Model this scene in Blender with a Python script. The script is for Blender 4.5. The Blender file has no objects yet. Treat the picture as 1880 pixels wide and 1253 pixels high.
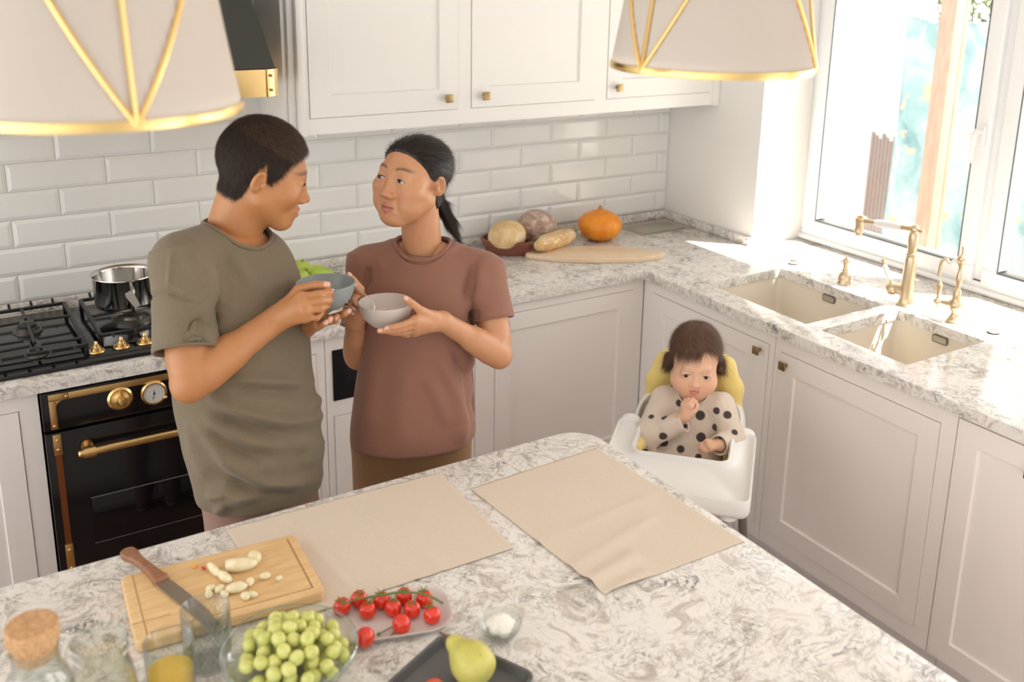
import bpy, bmesh, math, random
import numpy as np
import openvdb
from mathutils import Vector, Matrix, Euler, noise
PI=math.pi
rad=math.radians
scene=bpy.context.scene
COL=scene.collection
V=Vector

# ------------------------------------------------------------------ materials
def mat(name,color=(.8,.8,.8),rough=.5,metal=0.0,**kw):
    m=bpy.data.materials.new(name); m.use_nodes=True
    b=m.node_tree.nodes['Principled BSDF']
    b.inputs['Base Color'].default_value=(*color,1)
    b.inputs['Roughness'].default_value=rough
    b.inputs['Metallic'].default_value=metal
    for k,v in kw.items():
        b.inputs[k.replace('_',' ')].default_value=v
    return m
class NT:
    def __init__(s,m): s.m=m; s.t=m.node_tree; s.b=s.t.nodes['Principled BSDF']
    def n(s,typ,**kw):
        x=s.t.nodes.new(typ)
        for k,v in kw.items():
            if k.startswith('i_'): x.inputs[k[2:].replace('_',' ')].default_value=v
            else: setattr(x,k,v)
        return x
    def l(s,a,b): s.t.links.new(a,b)
    def ramp(s,fac,stops,interp='LINEAR'):
        r=s.n('ShaderNodeValToRGB'); cr=r.color_ramp; cr.interpolation=interp
        while len(cr.elements)<len(stops): cr.elements.new(.5)
        for e,(p,c) in zip(cr.elements,stops): e.position=p; e.color=(*c,1) if len(c)==3 else c
        s.l(fac,r.inputs['Fac']); return r
    def coord(s,scale=(1,1,1),rot=(0,0,0),kind='Object'):
        tc=s.n('ShaderNodeTexCoord'); mp=s.n('ShaderNodeMapping')
        mp.inputs['Scale'].default_value=scale; mp.inputs['Rotation'].default_value=rot
        s.l(tc.outputs[kind],mp.inputs['Vector']); return mp.outputs['Vector']
    def noise(s,vec,scale,detail=3,rough=.5,dist=0):
        x=s.n('ShaderNodeTexNoise'); x.inputs['Scale'].default_value=scale; x.inputs['Detail'].default_value=detail
        x.inputs['Roughness'].default_value=rough; x.inputs['Distortion'].default_value=dist
        s.l(vec,x.inputs['Vector']); return x
    def bump(s,h,strength=.3,dist=.001,chain=None):
        b=s.n('ShaderNodeBump'); b.inputs['Strength'].default_value=strength; b.inputs['Distance'].default_value=dist
        s.l(h,b.inputs['Height'])
        if chain is not None: s.l(chain,b.inputs['Normal'])
        s.l(b.outputs['Normal'],s.b.inputs['Normal']); return b.outputs['Normal']
    def mix(s,fac,a,b,mode='MIX'):
        x=s.n('ShaderNodeMix',data_type='RGBA',blend_type=mode)
        if isinstance(fac,(int,float)): x.inputs[0].default_value=fac
        else: s.l(fac,x.inputs[0])
        for i,c in ((6,a),(7,b)):
            if isinstance(c,tuple): x.inputs[i].default_value=(*c,1)
            else: s.l(c,x.inputs[i])
        return x.outputs[2]
# ------------------------------------------------------------------ objects
def tag(o,label=None,cat=None,group=None,kind=None):
    if label: o['label']=label
    if cat: o['category']=cat
    if group: o['group']=group
    if kind: o['kind']=kind
    return o
def empty(name,loc=(0,0,0),rz=0,label=None,cat=None,group=None):
    o=bpy.data.objects.new(name,None); COL.objects.link(o); o.location=loc; o.rotation_euler=(0,0,rz)
    o.empty_display_size=.05
    return tag(o,label,cat,group)
def link(name,me,m,parent=None,loc=None):
    o=bpy.data.objects.new(name,me); COL.objects.link(o)
    if m is not None:
        for q in (m if isinstance(m,(list,tuple)) else [m]): me.materials.append(q)
    if parent: o.parent=parent
    if loc is not None: o.location=loc
    return o
def copy_tree(o,parent=None):
    c=o.copy(); COL.objects.link(c); c.parent=parent if parent else o.parent
    for ch in list(o.children): copy_tree(ch,c)
    return c
class MB:
    """collects shapes into one mesh"""
    def __init__(s): s.bm=bmesh.new(); s.mi=0
    def _tag(s,n0):
        s.bm.faces.ensure_lookup_table()
        for f in s.bm.faces[n0:]: f.material_index=s.mi
    def geom(s,vs,fs,M=None):
        n0=len(s.bm.faces)
        bv=[s.bm.verts.new((M@V(v)) if M else v) for v in vs]
        for f in fs:
            try: s.bm.faces.new([bv[i] for i in f])
            except ValueError: pass
        s._tag(n0); return s
    def box(s,lo,hi,bev=0,seg=2,M=None):
        x0,y0,z0=[min(a,b) for a,b in zip(lo,hi)]; x1,y1,z1=[max(a,b) for a,b in zip(lo,hi)]
        t=bmesh.new()
        bmesh.ops.create_cube(t,size=1,matrix=Matrix.Translation(((x0+x1)/2,(y0+y1)/2,(z0+z1)/2))@Matrix.Diagonal((x1-x0,y1-y0,z1-z0,1)))
        if bev: bmesh.ops.bevel(t,geom=t.edges[:],offset=bev,segments=seg,affect='EDGES',profile=.5)
        return s.merge(t,M)
    def merge(s,t,M=None):
        t.verts.index_update()
        vs=[v.co.copy() for v in t.verts]; fs=[[v.index for v in f.verts] for f in t.faces]; t.free()
        return s.geom(vs,fs,M)
    def lathe(s,prof,n=32,M=None,close=False,cap=True):
        vs=[];fs=[];m=len(prof)
        for i in range(n):
            a=2*PI*i/n
            for r,z in prof: vs.append((r*math.cos(a),r*math.sin(a),z))
        for i in range(n):
            j=(i+1)%n
            for k in range(m-1): fs.append((i*m+k,j*m+k,j*m+k+1,i*m+k+1))
            if close: fs.append((i*m+m-1,j*m+m-1,j*m,i*m))
        if cap and not close:
            if prof[0][0]>1e-6: fs.append([i*m for i in range(n)][::-1])
            if prof[-1][0]>1e-6: fs.append([i*m+m-1 for i in range(n)])
        s.geom(vs,fs,M); 
        return s
    def tube(s,pts,r,n=10,cap=True,flat=None,M=None):
        pts=[V(p) for p in pts]; k=len(pts); rs=r if isinstance(r,(list,tuple)) else [r]*k
        vs=[];fs=[]; up=None
        for i,p in enumerate(pts):
            t=(pts[min(i+1,k-1)]-pts[max(i-1,0)]).normalized()
            if up is None:
                up=V((0,0,1)) if abs(t.z)<.9 else V((1,0,0))
            a=t.cross(up).normalized(); b=a.cross(t).normalized(); up=b
            fa,fb=(1,1) if not flat else flat
            for j in range(n):
                q=2*PI*j/n; vs.append(p+a*math.cos(q)*rs[i]*fa+b*math.sin(q)*rs[i]*fb)
        for i in range(k-1):
            for j in range(n):
                jj=(j+1)%n; fs.append((i*n+j,i*n+jj,(i+1)*n+jj,(i+1)*n+j))
        if cap: fs.append(list(range(n))[::-1]); fs.append([(k-1)*n+j for j in range(n)])
        return s.geom(vs,fs,M)
    def ell(s,c,r,n=20,m=12,M=None):
        t=bmesh.new(); bmesh.ops.create_uvsphere(t,u_segments=n,v_segments=m,radius=1,matrix=Matrix.Translation(c)@(M if M else Matrix())@Matrix.Diagonal((r[0],r[1],r[2],1)))
        return s.merge(t)
    def prism(s,poly,z0,z1,bev=0,seg=3,M=None,holes=None):
        t=bmesh.new()
        f=t.faces.new([t.verts.new((x,y,z0)) for x,y in poly])
        r=bmesh.ops.extrude_face_region(t,geom=[f]); vv=[g for g in r['geom'] if isinstance(g,bmesh.types.BMVert)]
        bmesh.ops.translate(t,verts=vv,vec=(0,0,z1-z0))
        bmesh.ops.recalc_face_normals(t,faces=t.faces[:])
        if bev:
            es=[e for e in t.edges if abs(e.verts[0].co.z-e.verts[1].co.z)<1e-6]
            bmesh.ops.bevel(t,geom=es,offset=bev,segments=seg,affect='EDGES',profile=.5)
        return s.merge(t,M)
    def build(s,name,m,parent=None,loc=None,smooth=True,ang=35,weld=True):
        if weld: bmesh.ops.remove_doubles(s.bm,verts=s.bm.verts[:],dist=1e-6)
        bmesh.ops.recalc_face_normals(s.bm,faces=s.bm.faces[:])
        me=bpy.data.meshes.new(name)
        if smooth:
            for f in s.bm.faces: f.smooth=True
            for e in s.bm.edges:
                if len(e.link_faces)==2 and e.calc_face_angle(0)>rad(ang): e.smooth=False
        s.bm.to_mesh(me); s.bm.free()
        return link(name,me,m,parent,loc)
def rrect(x0,y0,x1,y1,r,n=6):
    if not isinstance(r,(list,tuple)): r=[r]*4
    P=[]
    for (cx,cy,a0,rr) in ((x1-r[0],y1-r[0],0,r[0]),(x0+r[1],y1-r[1],90,r[1]),(x0+r[2],y0+r[2],180,r[2]),(x1-r[3],y0+r[3],270,r[3])):
        if rr<1e-5: P.append((cx,cy)); continue
        for i in range(n+1):
            a=rad(a0+90*i/n); P.append((cx+rr*math.cos(a),cy+rr*math.sin(a)))
    return P
# ------------------------------------------------------------------ signed distance volumes
def A3(p): return np.array(p,dtype=np.float32)
def smin(a,b,k):
    if k<=0: return np.minimum(a,b)
    h=np.maximum(k-np.abs(a-b),0)/k
    return np.minimum(a,b)-h*h*k*.25
def rotm(rx=0,ry=0,rz=0): return np.array(Euler((rad(rx),rad(ry),rad(rz))).to_matrix(),dtype=np.float32)
class Vol:
    def __init__(s,lo,hi,h):
        s.lo=A3(lo); s.h=h; s.n=tuple(int(math.ceil((b-a)/h))+1 for a,b in zip(lo,hi)); s.d=np.full(s.n,.03,np.float32)
    def _sub(s,lo,hi):
        i0=[max(0,int((a-l)/s.h)-1) for a,l in zip(lo,s.lo)]; i1=[min(n,int((b-l)/s.h)+3) for b,l,n in zip(hi,s.lo,s.n)]
        if any(a>=b for a,b in zip(i0,i1)): return None
        ax=[s.lo[q]+s.h*np.arange(i0[q],i1[q],dtype=np.float32) for q in range(3)]
        return tuple(slice(a,b) for a,b in zip(i0,i1)),ax[0][:,None,None],ax[1][None,:,None],ax[2][None,None,:]
    def _app(s,sl,d,k,op):
        o=s.d[sl]
        if op=='u': s.d[sl]=smin(o,d,k)
        elif op=='s': s.d[sl]=-smin(-o,d,k)
        elif op=='i': s.d[sl]=-smin(-o,-d,k)
    def cap(s,a,b,ra,rb=None,k=.01,op='u',fl=None):
        """tapered capsule"""
        rb=ra if rb is None else rb; a=A3(a);b=A3(b);m=max(ra,rb)+k+.032
        r=s._sub(np.minimum(a,b)-m,np.maximum(a,b)+m)
        if r is None: return s
        sl,X,Y,Z=r; ab=b-a; L=max(float(ab@ab),1e-9)
        px,py,pz=X-a[0],Y-a[1],Z-a[2]
        t=np.clip((px*ab[0]+py*ab[1]+pz*ab[2])/L,0,1)
        d=np.sqrt((px-t*ab[0])**2+(py-t*ab[1])**2+(pz-t*ab[2])**2)-(ra+(rb-ra)*t)
        s._app(sl,d,k,op); return s
    def chain(s,pts,rs,k=.008):
        for i in range(len(pts)-1): s.cap(pts[i],pts[i+1],rs[i],rs[i+1],k)
        return s
    def ell(s,c,r,R=None,k=.01,op='u'):
        c=A3(c); r=A3(r); m=float(r.max())+k+.032; q=s._sub(c-m,c+m)
        if q is None: return s
        sl,X,Y,Z=q; X,Y,Z=X-c[0],Y-c[1],Z-c[2]
        if R is not None:
            X,Y,Z=(R[0,0]*X+R[1,0]*Y+R[2,0]*Z,R[0,1]*X+R[1,1]*Y+R[2,1]*Z,R[0,2]*X+R[1,2]*Y+R[2,2]*Z)
        k0=np.sqrt((X/r[0])**2+(Y/r[1])**2+(Z/r[2])**2); k1=np.sqrt((X/r[0]**2)**2+(Y/r[1]**2)**2+(Z/r[2]**2)**2)+1e-6
        s._app(sl,(k0*(k0-1)/k1).astype(np.float32),k,op); return s
    def loft(s,secs,k=.02,op='u',p=2.3):
        """secs: (z,cx,cy,rx,ry,angle_deg) ascending z"""
        S=np.array(secs,dtype=np.float32); m=float(S[:,3:5].max())+.035
        q=s._sub((S[:,1].min()-m,S[:,2].min()-m,S[0,0]-.035),(S[:,1].max()+m,S[:,2].max()+m,S[-1,0]+.035))
        if q is None: return s
        sl,X,Y,Z=q; z=Z[0,0,:]
        # smooth interpolation
        def it(j):
            xs=S[:,0]; ys=S[:,j]; t=np.clip(z,xs[0],xs[-1]); i=np.clip(np.searchsorted(xs,t)-1,0,len(xs)-2)
            dx=xs[i+1]-xs[i]; u=(t-xs[i])/dx; g=np.gradient(ys,xs)
            return ((2*u**3-3*u**2+1)*ys[i]+(u**3-2*u**2+u)*dx*g[i]+(-2*u**3+3*u**2)*ys[i+1]+(u**3-u**2)*dx*g[i+1])[None,None,:]
        cx,cy,rx,ry,an=[it(j) for j in (1,2,3,4,5)]
        an=an*PI/180; x=X-cx; y=Y-cy
        u=(np.cos(an)*x+np.sin(an)*y)/rx; v=(-np.sin(an)*x+np.cos(an)*y)/ry
        n=(np.abs(u)**p+np.abs(v)**p)**(1/p)+1e-6
        d=(n-1)*np.minimum(rx,ry); dz=np.maximum(S[0,0]-Z,Z-S[-1,0])
        d=np.maximum(d,dz).astype(np.float32)
        s._app(sl,d,k,op); return s
    def plane(s,p,nrm,k=0):
        """cut away the side nrm points to"""
        sl=(slice(None),)*3; ax=[s.lo[q]+s.h*np.arange(s.n[q],dtype=np.float32) for q in range(3)]
        X,Y,Z=ax[0][:,None,None],ax[1][None,:,None],ax[2][None,None,:]
        nr=A3(V(nrm).normalized()); d=(X-p[0])*nr[0]+(Y-p[1])*nr[1]+(Z-p[2])*nr[2]
        s._app(sl,d,k,'i'); return s
    def mesh(s):
        g=openvdb.FloatGrid(); g.background=.03
        d=np.clip(s.d,-.03,.03)
        for a in range(3):
            sl=[slice(None)]*3
            for e in (0,-1): sl[a]=e; d[tuple(sl)]=np.maximum(d[tuple(sl)],.002)
        g.copyFromArray(np.ascontiguousarray(d))
        P,Q=g.convertToQuads(0.0)
        return np.asarray(P,dtype=np.float32)*s.h+s.lo, np.asarray(Q)
def relax(P,Q,n=2,f=.5):
    e=np.concatenate([Q[:,[0,1]],Q[:,[1,2]],Q[:,[2,3]],Q[:,[3,0]]]); cnt=np.bincount(e[:,0],minlength=len(P))+np.bincount(e[:,1],minlength=len(P))
    for _ in range(n):
        S=np.zeros((len(P),3))
        for c in range(3): S[:,c]=np.bincount(e[:,0],P[e[:,1],c],len(P))+np.bincount(e[:,1],P[e[:,0],c],len(P))
        P=P+f*(S/np.maximum(cnt,1)[:,None]-P)
    return P
def vnormals(P,Q):
    n=np.cross(P[Q[:,2]]-P[Q[:,0]],P[Q[:,3]]-P[Q[:,1]]); N=np.zeros((len(P),3))
    for j in range(4):
        for c in range(3): N[:,c]+=np.bincount(Q[:,j],n[:,c],len(P))
    return N/(np.linalg.norm(N,axis=1)[:,None]+1e-12)
def np_obj(name,parts,m,parent=None):
    """parts: list of (P,Q,color or None)"""
    P=[];Q=[];C=[];o=0
    for p,q,c in parts:
        P.append(p);Q.append(q+o);o+=len(p)
        c=np.array((.8,.8,.8)) if c is None else np.asarray(c)
        C.append(np.broadcast_to(c,(len(p),3)))
    P=np.concatenate(P);C=np.concatenate(C); Q=np.concatenate(Q)
    me=bpy.data.meshes.new(name)
    me.vertices.add(len(P)); me.vertices.foreach_set('co',P.astype(np.float32).ravel())
    keep=np.ones(Q.shape,bool); keep[:,3]=Q[:,3]!=Q[:,2]; cnt=keep.sum(1); st=np.concatenate([[0],np.cumsum(cnt)[:-1]])
    fl=Q[keep]; me.loops.add(len(fl)); me.loops.foreach_set('vertex_index',fl.astype(np.int32))
    me.polygons.add(len(Q)); me.polygons.foreach_set('loop_start',st.astype(np.int32))
    me.polygons.foreach_set('use_smooth',np.ones(len(Q),dtype=bool))
    a=me.color_attributes.new('tint','FLOAT_COLOR','POINT'); cc=np.ones((len(P),4),np.float32); cc[:,:3]=C
    a.data.foreach_set('color',cc.ravel())
    me.update(calc_edges=True); me.validate()
    return link(name,me,m,parent)
def bmparts(mb,col):
    """turn an MB into (P,Q,col) - quads only"""
    bm=mb.bm; bmesh.ops.recalc_face_normals(bm,faces=bm.faces[:]); bm.verts.index_update()
    P=np.array([v.co[:] for v in bm.verts]); Q=[]
    for f in bm.faces:
        i=[v.index for v in f.verts]
        if len(i)==4: Q.append(i)
        elif len(i)==3: Q.append([i[0],i[1],i[2],i[2]])
        else:
            for j in range(1,len(i)-1): Q.append([i[0],i[j],i[j+1],i[j+1]])
    bm.free(); return P,np.array(Q),col
def gs(x,w): return np.exp(-(x/w)**2)
def sstep(a,b,x):
    t=np.clip((x-a)/(b-a),0,1); return t*t*(3-2*t)
SUN_E=20.0; WORLD=(3.0,1.0,.95,4.6); EXPO=0.08
# ------------------------------------------------------------------ heads
def frame(fwd,up,org):
    """matrix with local y = fwd, z ~ up, x = the subject's left... (right handed: x = y cross z)"""
    f=V(fwd).normalized(); u=V(up); x=f.cross(u).normalized(); u=x.cross(f)
    M=Matrix((x,f,u)).transposed().to_4x4(); M.translation=V(org); return M
def apply(M,P,s=1):
    R=np.array(M.to_3x3()); return (P*s)@R.T+np.array(M.translation)
def head(M,s,kind,skin,neck_w,lip=(.50,.20,.16),gaze=(0,.9,0),mouth_open=0.0,neck_r=.055,puff=0,lids=.0052,h=.0014):
    """head in local coordinates (x right, y face forward, z up; eye level 0), returned as world parts"""
    baby=kind=='baby'; fem=kind=='woman'
    nb=(M.inverted()@V(neck_w))/s
    v=Vol((-.105,-.135,-.20),(.105,.135,.135),h/s)
    if baby:
        v.ell((0,-.022,.038),(.080,.094,.082)); v.ell((0,.028,-.030),(.067,.058,.066),k=.03)
        v.ell((0,.058,-.078),(.026,.024,.019),k=.03)
        for q in (-1,1):
            v.ell((q*.042,.045,-.048),(.028,.033,.027),k=.03)
            v.cap((q*.05,.0,-.05),(q*.018,.05,-.082),.020,.018,k=.03)
    else:
        w=.0755 if not fem else .073
        v.ell((0,-.018,.030 if not fem else .027),(w,.094,.084 if not fem else .073)); v.ell((0,.026,-.030),(.0625,.060,.078),k=.03)
        v.ell((0,.062,-.098),(.020 if fem else .026,.019,.016),k=.03)
        for q in (-1,1):
            v.cap((q*.056,.002,-.052),(q*.018,.056,-.096),.019 if not fem else .017,.015,k=.03)
            v.ell((q*(.042 if not fem else .045),.052,-.028),(.025 if not fem else .027,.026,.022),k=.03)
            if puff: v.ell((q*.040,.056,-.066),(.022,.020,.020),k=.025)
    v.cap((-.034,.070,.019),(.034,.070,.019),.012 if kind=='man' else (.010 if fem else .008),k=.02)
    # eye sockets, then the soft lids
    ez=-.002; ey=.083 if not baby else .079; ex=.0315
    for q in (-1,1):
        v.ell((q*ex*.9,ey+.016,ez),(.019,.014,.0115),k=.014,op='s')
        v.ell((q*ex,ey-.012,ez+.003),(.018,.0135,.0105),k=.006)
        v.ell((q*ex,ey-.011,ez-.008),(.017,.0125,.007),k=.008)
    # nose
    if baby:
        v.cap((0,.076,.0),(0,.086,-.027),.007,.009,k=.014); v.ell((0,.089,-.031),(.0105,.010,.0085),k=.008)
        for q in (-1,1):
            v.ell((q*.0115,.083,-.034),(.0075,.0085,.0065),k=.006); v.ell((q*.006,.091,-.0395),(.0032,.004,.0025),k=.003,op='s')
        mz=-.055; my=.083; mw=.015
    else:
        ny=.002 if kind=='man' else -.001
        v.cap((0,.078,.006),(0,.093+ny,-.034),.0065,.0085,k=.016); v.ell((0,.0955+ny,-.038),(.0115,.0115,.0090),k=.010)
        for q in (-1,1):
            v.ell((q*.0135,.089,-.042),(.0085,.0105,.0075),k=.007); v.ell((q*.007,.098,-.0475),(.0038,.005,.003),k=.003,op='s')
        mz=-.071; my=.088; mw=.020 if kind=='man' else .017
    # mouth
    v.ell((0,my-.018,mz),(mw+.010,.018,.016),k=.016)
    v.cap((-mw,my-.008,mz+.003),(0,my-.001,mz+.0045),.0035,.0056,k=.005); v.cap((mw,my-.008,mz+.003),(0,my-.001,mz+.0045),.0035,.0056,k=.005)
    v.cap((-mw*.8,my-.008,mz-.005),(0,my-.002,mz-.0065),.004,.0068,k=.005); v.cap((mw*.8,my-.008,mz-.005),(0,my-.002,mz-.0065),.004,.0068,k=.005)
    v.cap((-mw*1.1,my-.003,mz-.0008),(0,my+.005,mz-.0005),.0011+mouth_open,.0016+mouth_open,k=.003,op='s')
    v.cap((mw*1.1,my-.003,mz-.0008),(0,my+.005,mz-.0005),.0011+mouth_open,.0016+mouth_open,k=.003,op='s')
    if puff:
        for q in (-1,1): v.cap((q*.026,.088,-.05),(q*.028,.084,-.072),.0012,.0016,k=.012,op='s')
    # ears
    es=.86 if not baby else .95; exx=.072 if not baby else .076
    for q in (-1,1):
        R=rotm(0,q*-10,q*-24); c=np.array((q*(exx+.004),-.014,-.010))
        v.ell(c,(.0085,.0185*es,.031*es),R=rotm(-8,q*12,q*26),k=.006)
        v.ell(c+np.array((q*.008,.003,.003)),(.007,.0105*es,.019*es),R=rotm(-8,q*12,q*26),k=.004,op='s')
        v.ell(c+np.array((q*.0045,.012,-.004)),(.004,.005,.008),k=.005)
    # neck
    v.cap((0,-.030,-.055),nb,neck_r/s,neck_r/s*1.06,k=.022)
    P,Q=v.mesh(); P=relax(P,Q,2,.45)
    # paint: lips, brows, warm cheeks
    C=np.tile(np.array(skin,float),(len(P),1)); x,y,z=P[:,0],P[:,1],P[:,2]; fr=(y>.045)
    def blend(mask,col):
        nonlocal C; m=np.clip(mask,0,1)[:,None]; C=C*(1-m)+np.array(col)*m
    dz=z-mz
    up=sstep(.0115,.0085,dz+.25*np.abs(x)*(1+0*x)+.002*gs(x,.003))*sstep(-.002,.0,dz); lo=sstep(-.0155,-.0125,dz-.30*np.abs(x))*sstep(.001,-.001,dz)
    blend(np.maximum(up,lo)*sstep(mw+.003,mw-.001,np.abs(x))*fr*.8,lip)
    blend(gs(dz+.0007,.0011)*sstep(mw+.005,mw,np.abs(x))*fr*(y>my-.014)*.75,(.13,.035,.03))
    blend(gs(np.hypot(np.abs(x)-.042,z+.038),.022)*fr*.35,(skin[0]*1.02,skin[1]*.74,skin[2]*.68))
    blend(gs(np.hypot(x,z+.040),.016)*fr*.25,(skin[0],skin[1]*.72,skin[2]*.66))
    bz=.0235 if not baby else .0205; ax=np.abs(x)
    arch=bz+.004*np.sin(np.clip((ax-.013)/.038,0,1)*PI)-.10*np.clip(ax-.040,0,.02)
    br=gs(z-arch,.0036 if not baby else .0026)*sstep(.010,.017,ax)*sstep(.056,.044,ax)*fr
    blend(br*((.85 if kind=='man' else .72) if not baby else .20),(.045,.028,.02) if not baby else (.20,.11,.07))
    out=[(P,Q,C)]
    # eyes: lens shaped balls that show between the lids, with a lash line
    for q in (-1,1):
        n,m=28,20; pp=[];qq=[];cc=[]
        c0=np.array((q*ex,ey-.0095,ez-.0015))
        tilt=rad(-7)*q
        g=np.array((gaze[0],gaze[1],gaze[2])); g=g/np.linalg.norm(g)
        for j in range(m+1):
            for i in range(n+1):
                uu=-1+2*i/n; vv=-1+2*j/m
                half=lids*(1-abs(uu)**2.2)**.8+.0002
                xx=uu*.0132; zz=vv*half+(.0012*(1-uu*uu)); yy=.0128*math.sqrt(max(0,1-(xx/.0165)**2-(zz/.0165)**2))
                X=xx*math.cos(tilt)-zz*math.sin(tilt); Z=xx*math.sin(tilt)+zz*math.cos(tilt)
                pp.append(c0+np.array((X,yy,Z)))
                d=math.hypot(xx-g[0]*.012,zz-g[2]*.010-.0006)
                if d<.0026: col=(.004,.003,.003)
                elif d<.0060: col=(.028,.012,.007)
                else: col=(.62,.55,.50)
                if vv>.72 or half<.0012: col=tuple(c*.25 for c in col) if vv>.72 else (.10,.05,.035)
                if vv<-.86: col=(.25,.13,.10)
                cc.append(col)
        for j in range(m):
            for i in range(n): a=j*(n+1)+i; qq.append((a,a+1,a+n+2,a+n+1))
        out.append((np.array(pp),np.array(qq),np.array(cc)))
        mb=MB(); pts=[]; rr=[]
        for i in range(13):
            uu=-1+2*i/12; half=lids*(1-abs(uu)**2.2)**.8; xx=uu*.0138; zz=half+.0012*(1-uu*uu)
            yy=.0135*math.sqrt(max(0,1-(xx/.0165)**2-(zz/.0165)**2))
            pts.append(tuple(c0+np.array((xx*math.cos(tilt)-zz*math.sin(tilt),yy,xx*math.sin(tilt)+zz*math.cos(tilt))))); rr.append(.0004+.0008*math.sin(PI*min(1,max(0,(uu*q+1)/2*.8+.2))))
        mb.tube(pts,rr,6); out.append(bmparts(mb,(.015,.009,.007)))
    return [(apply(M,p,s),q,c) for p,q,c in out]
# ------------------------------------------------------------------ materials
def plain(name,c,r=.5,metal=0,bs=0,bscale=300,**kw):
    m=mat(name,c,r,metal,**kw)
    if bs:
        n=NT(m); v=n.coord(); q=n.noise(v,bscale,2); n.bump(q.outputs['Fac'],bs,.0005)
    return m
def stone(name,light,s=1.0,rough=.12):
    m=mat(name,light,rough); n=NT(m); v=n.coord((s,s,s))
    w=n.noise(v,3.5,3,.6); wa=n.n('ShaderNodeVectorMath',operation='SCALE'); wa.inputs['Scale'].default_value=.22
    n.l(w.outputs['Color'],wa.inputs[0]); wb=n.n('ShaderNodeVectorMath',operation='ADD'); n.l(v,wb.inputs[0]); n.l(wa.outputs[0],wb.inputs[1]); u=wb.outputs[0]
    a=n.noise(u,16,7,.66,1.1); base=n.ramp(a.outputs['Fac'],[(.33,(.46,.41,.36)),(.41,(.60,.55,.49)),(.455,light),(.53,(.80,.77,.73)),(.60,(.70,.66,.60)),(.645,(.57,.52,.46)),(.70,(.62,.57,.51))])
    # thin dark veins, where a second noise crosses its middle
    def vein(sc,wd,dist,thr):
        q=n.noise(u,sc,8,.62,dist); s1=n.n('ShaderNodeMath',operation='SUBTRACT'); s1.inputs[1].default_value=.5; n.l(q.outputs['Fac'],s1.inputs[0])
        s2=n.n('ShaderNodeMath',operation='ABSOLUTE'); n.l(s1.outputs[0],s2.inputs[0]); r=n.ramp(s2.outputs[0],[(0,(1,1,1)),(wd,(0,0,0))])
        g=n.noise(v,sc*.42,3,.6); gr=n.ramp(g.outputs['Fac'],[(thr,(0,0,0)),(thr+.16,(1,1,1))]); mm=n.n('ShaderNodeMath',operation='MULTIPLY'); n.l(r.outputs[0],mm.inputs[0]); n.l(gr.outputs[0],mm.inputs[1]); return mm.outputs[0]
    c1=n.mix(vein(21,.024,1.4,.44),base.outputs[0],(.21,.20,.19))
    c2=n.mix(vein(12,.018,2.0,.40),c1,(.38,.345,.31))
    c3=n.mix(vein(30,.045,1.0,.53),c2,(.07,.065,.07))
    n.l(c3,n.b.inputs['Base Color']); return m
STONE=stone('speckled_stone',(.775,.75,.71)); STONE_I=stone('island_stone',(.76,.73,.685),.95,.14)
WHITE=plain('white_paint',(.88,.835,.80),.32,bs=.03,bscale=60)
UPWHITE=plain('cabinet_white',(.84,.83,.80),.30,bs=.03,bscale=60)
WALLM=plain('wall_paint',(.84,.82,.785),.6,bs=.04,bscale=90)
CEIL=plain('ceiling_paint',(.86,.85,.83),.8)
TILE=plain('glazed_tile',(.80,.80,.775),.10)
FLOORM=mat('brown_wood_floor',(.16,.075,.045),.35); _n=NT(FLOORM); _v=_n.coord((1,9,1)); _q=_n.noise(_v,4,6,.6,.8)
_n.l(_n.ramp(_q.outputs['Fac'],[(.3,(.20,.11,.075)),(.7,(.34,.20,.14))]).outputs[0],_n.b.inputs['Base Color'])
BRASS=mat('brushed_brass',(.80,.56,.24),.28,1); AGED=mat('aged_brass',(.50,.36,.17),.38,1); _n=NT(AGED); _q=_n.noise(_n.coord(),40,4); _n.l(_n.ramp(_q.outputs['Fac'],[(.3,(.26,.18,.085)),(.7,(.44,.32,.16))]).outputs[0],_n.b.inputs['Base Color'])
GOLDP=mat('gold_trim',(.86,.60,.24),.26,1)
FAUC=mat('satin_brass',(.66,.53,.36),.34,1)
STEEL=mat('polished_steel',(.62,.60,.57),.10,1); STEELB=mat('brushed_steel',(.55,.53,.49),.35,1)
BLACKG=mat('black_enamel',(.006,.006,.007),.12); BLACKI=mat('cast_iron',(.012,.012,.013),.42); BLACKM=mat('black_matt',(.02,.02,.022),.5)
def thin_glass(name,tint=(1,1,1),lo=.04,hi=.75,pw=3.5,rough=0.0):
    m=bpy.data.materials.new(name); m.use_nodes=True; t=m.node_tree; t.nodes.clear(); o=t.nodes.new('ShaderNodeOutputMaterial'); x=t.nodes.new('ShaderNodeMixShader'); f=t.nodes.new('ShaderNodeLayerWeight'); f.inputs[0].default_value=.5
    p=t.nodes.new('ShaderNodeMath'); p.operation='POWER'; p.inputs[1].default_value=pw; q=t.nodes.new('ShaderNodeMath'); q.operation='MULTIPLY_ADD'; q.inputs[1].default_value=hi; q.inputs[2].default_value=lo
    a=t.nodes.new('ShaderNodeBsdfTransparent'); a.inputs[0].default_value=(*tint,1); g=t.nodes.new('ShaderNodeBsdfGlossy'); g.inputs['Roughness'].default_value=rough
    t.links.new(f.outputs['Facing'],p.inputs[0]); t.links.new(p.outputs[0],q.inputs[0]); t.links.new(q.outputs[0],x.inputs[0]); t.links.new(a.outputs[0],x.inputs[1]); t.links.new(g.outputs[0],x.inputs[2]); t.links.new(x.outputs[0],o.inputs[0]); return m
GLASSW=thin_glass('window_glass')
GLASS=thin_glass('clear_glass',(.94,.96,.95),.05,.75,2.2,.03)
CERW=mat('white_ceramic',(.86,.86,.84),.15)
PVC=plain('white_frame',(.86,.87,.87),.25)
GAP=mat('dark_gap',(.02,.018,.015),.9)
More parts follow.
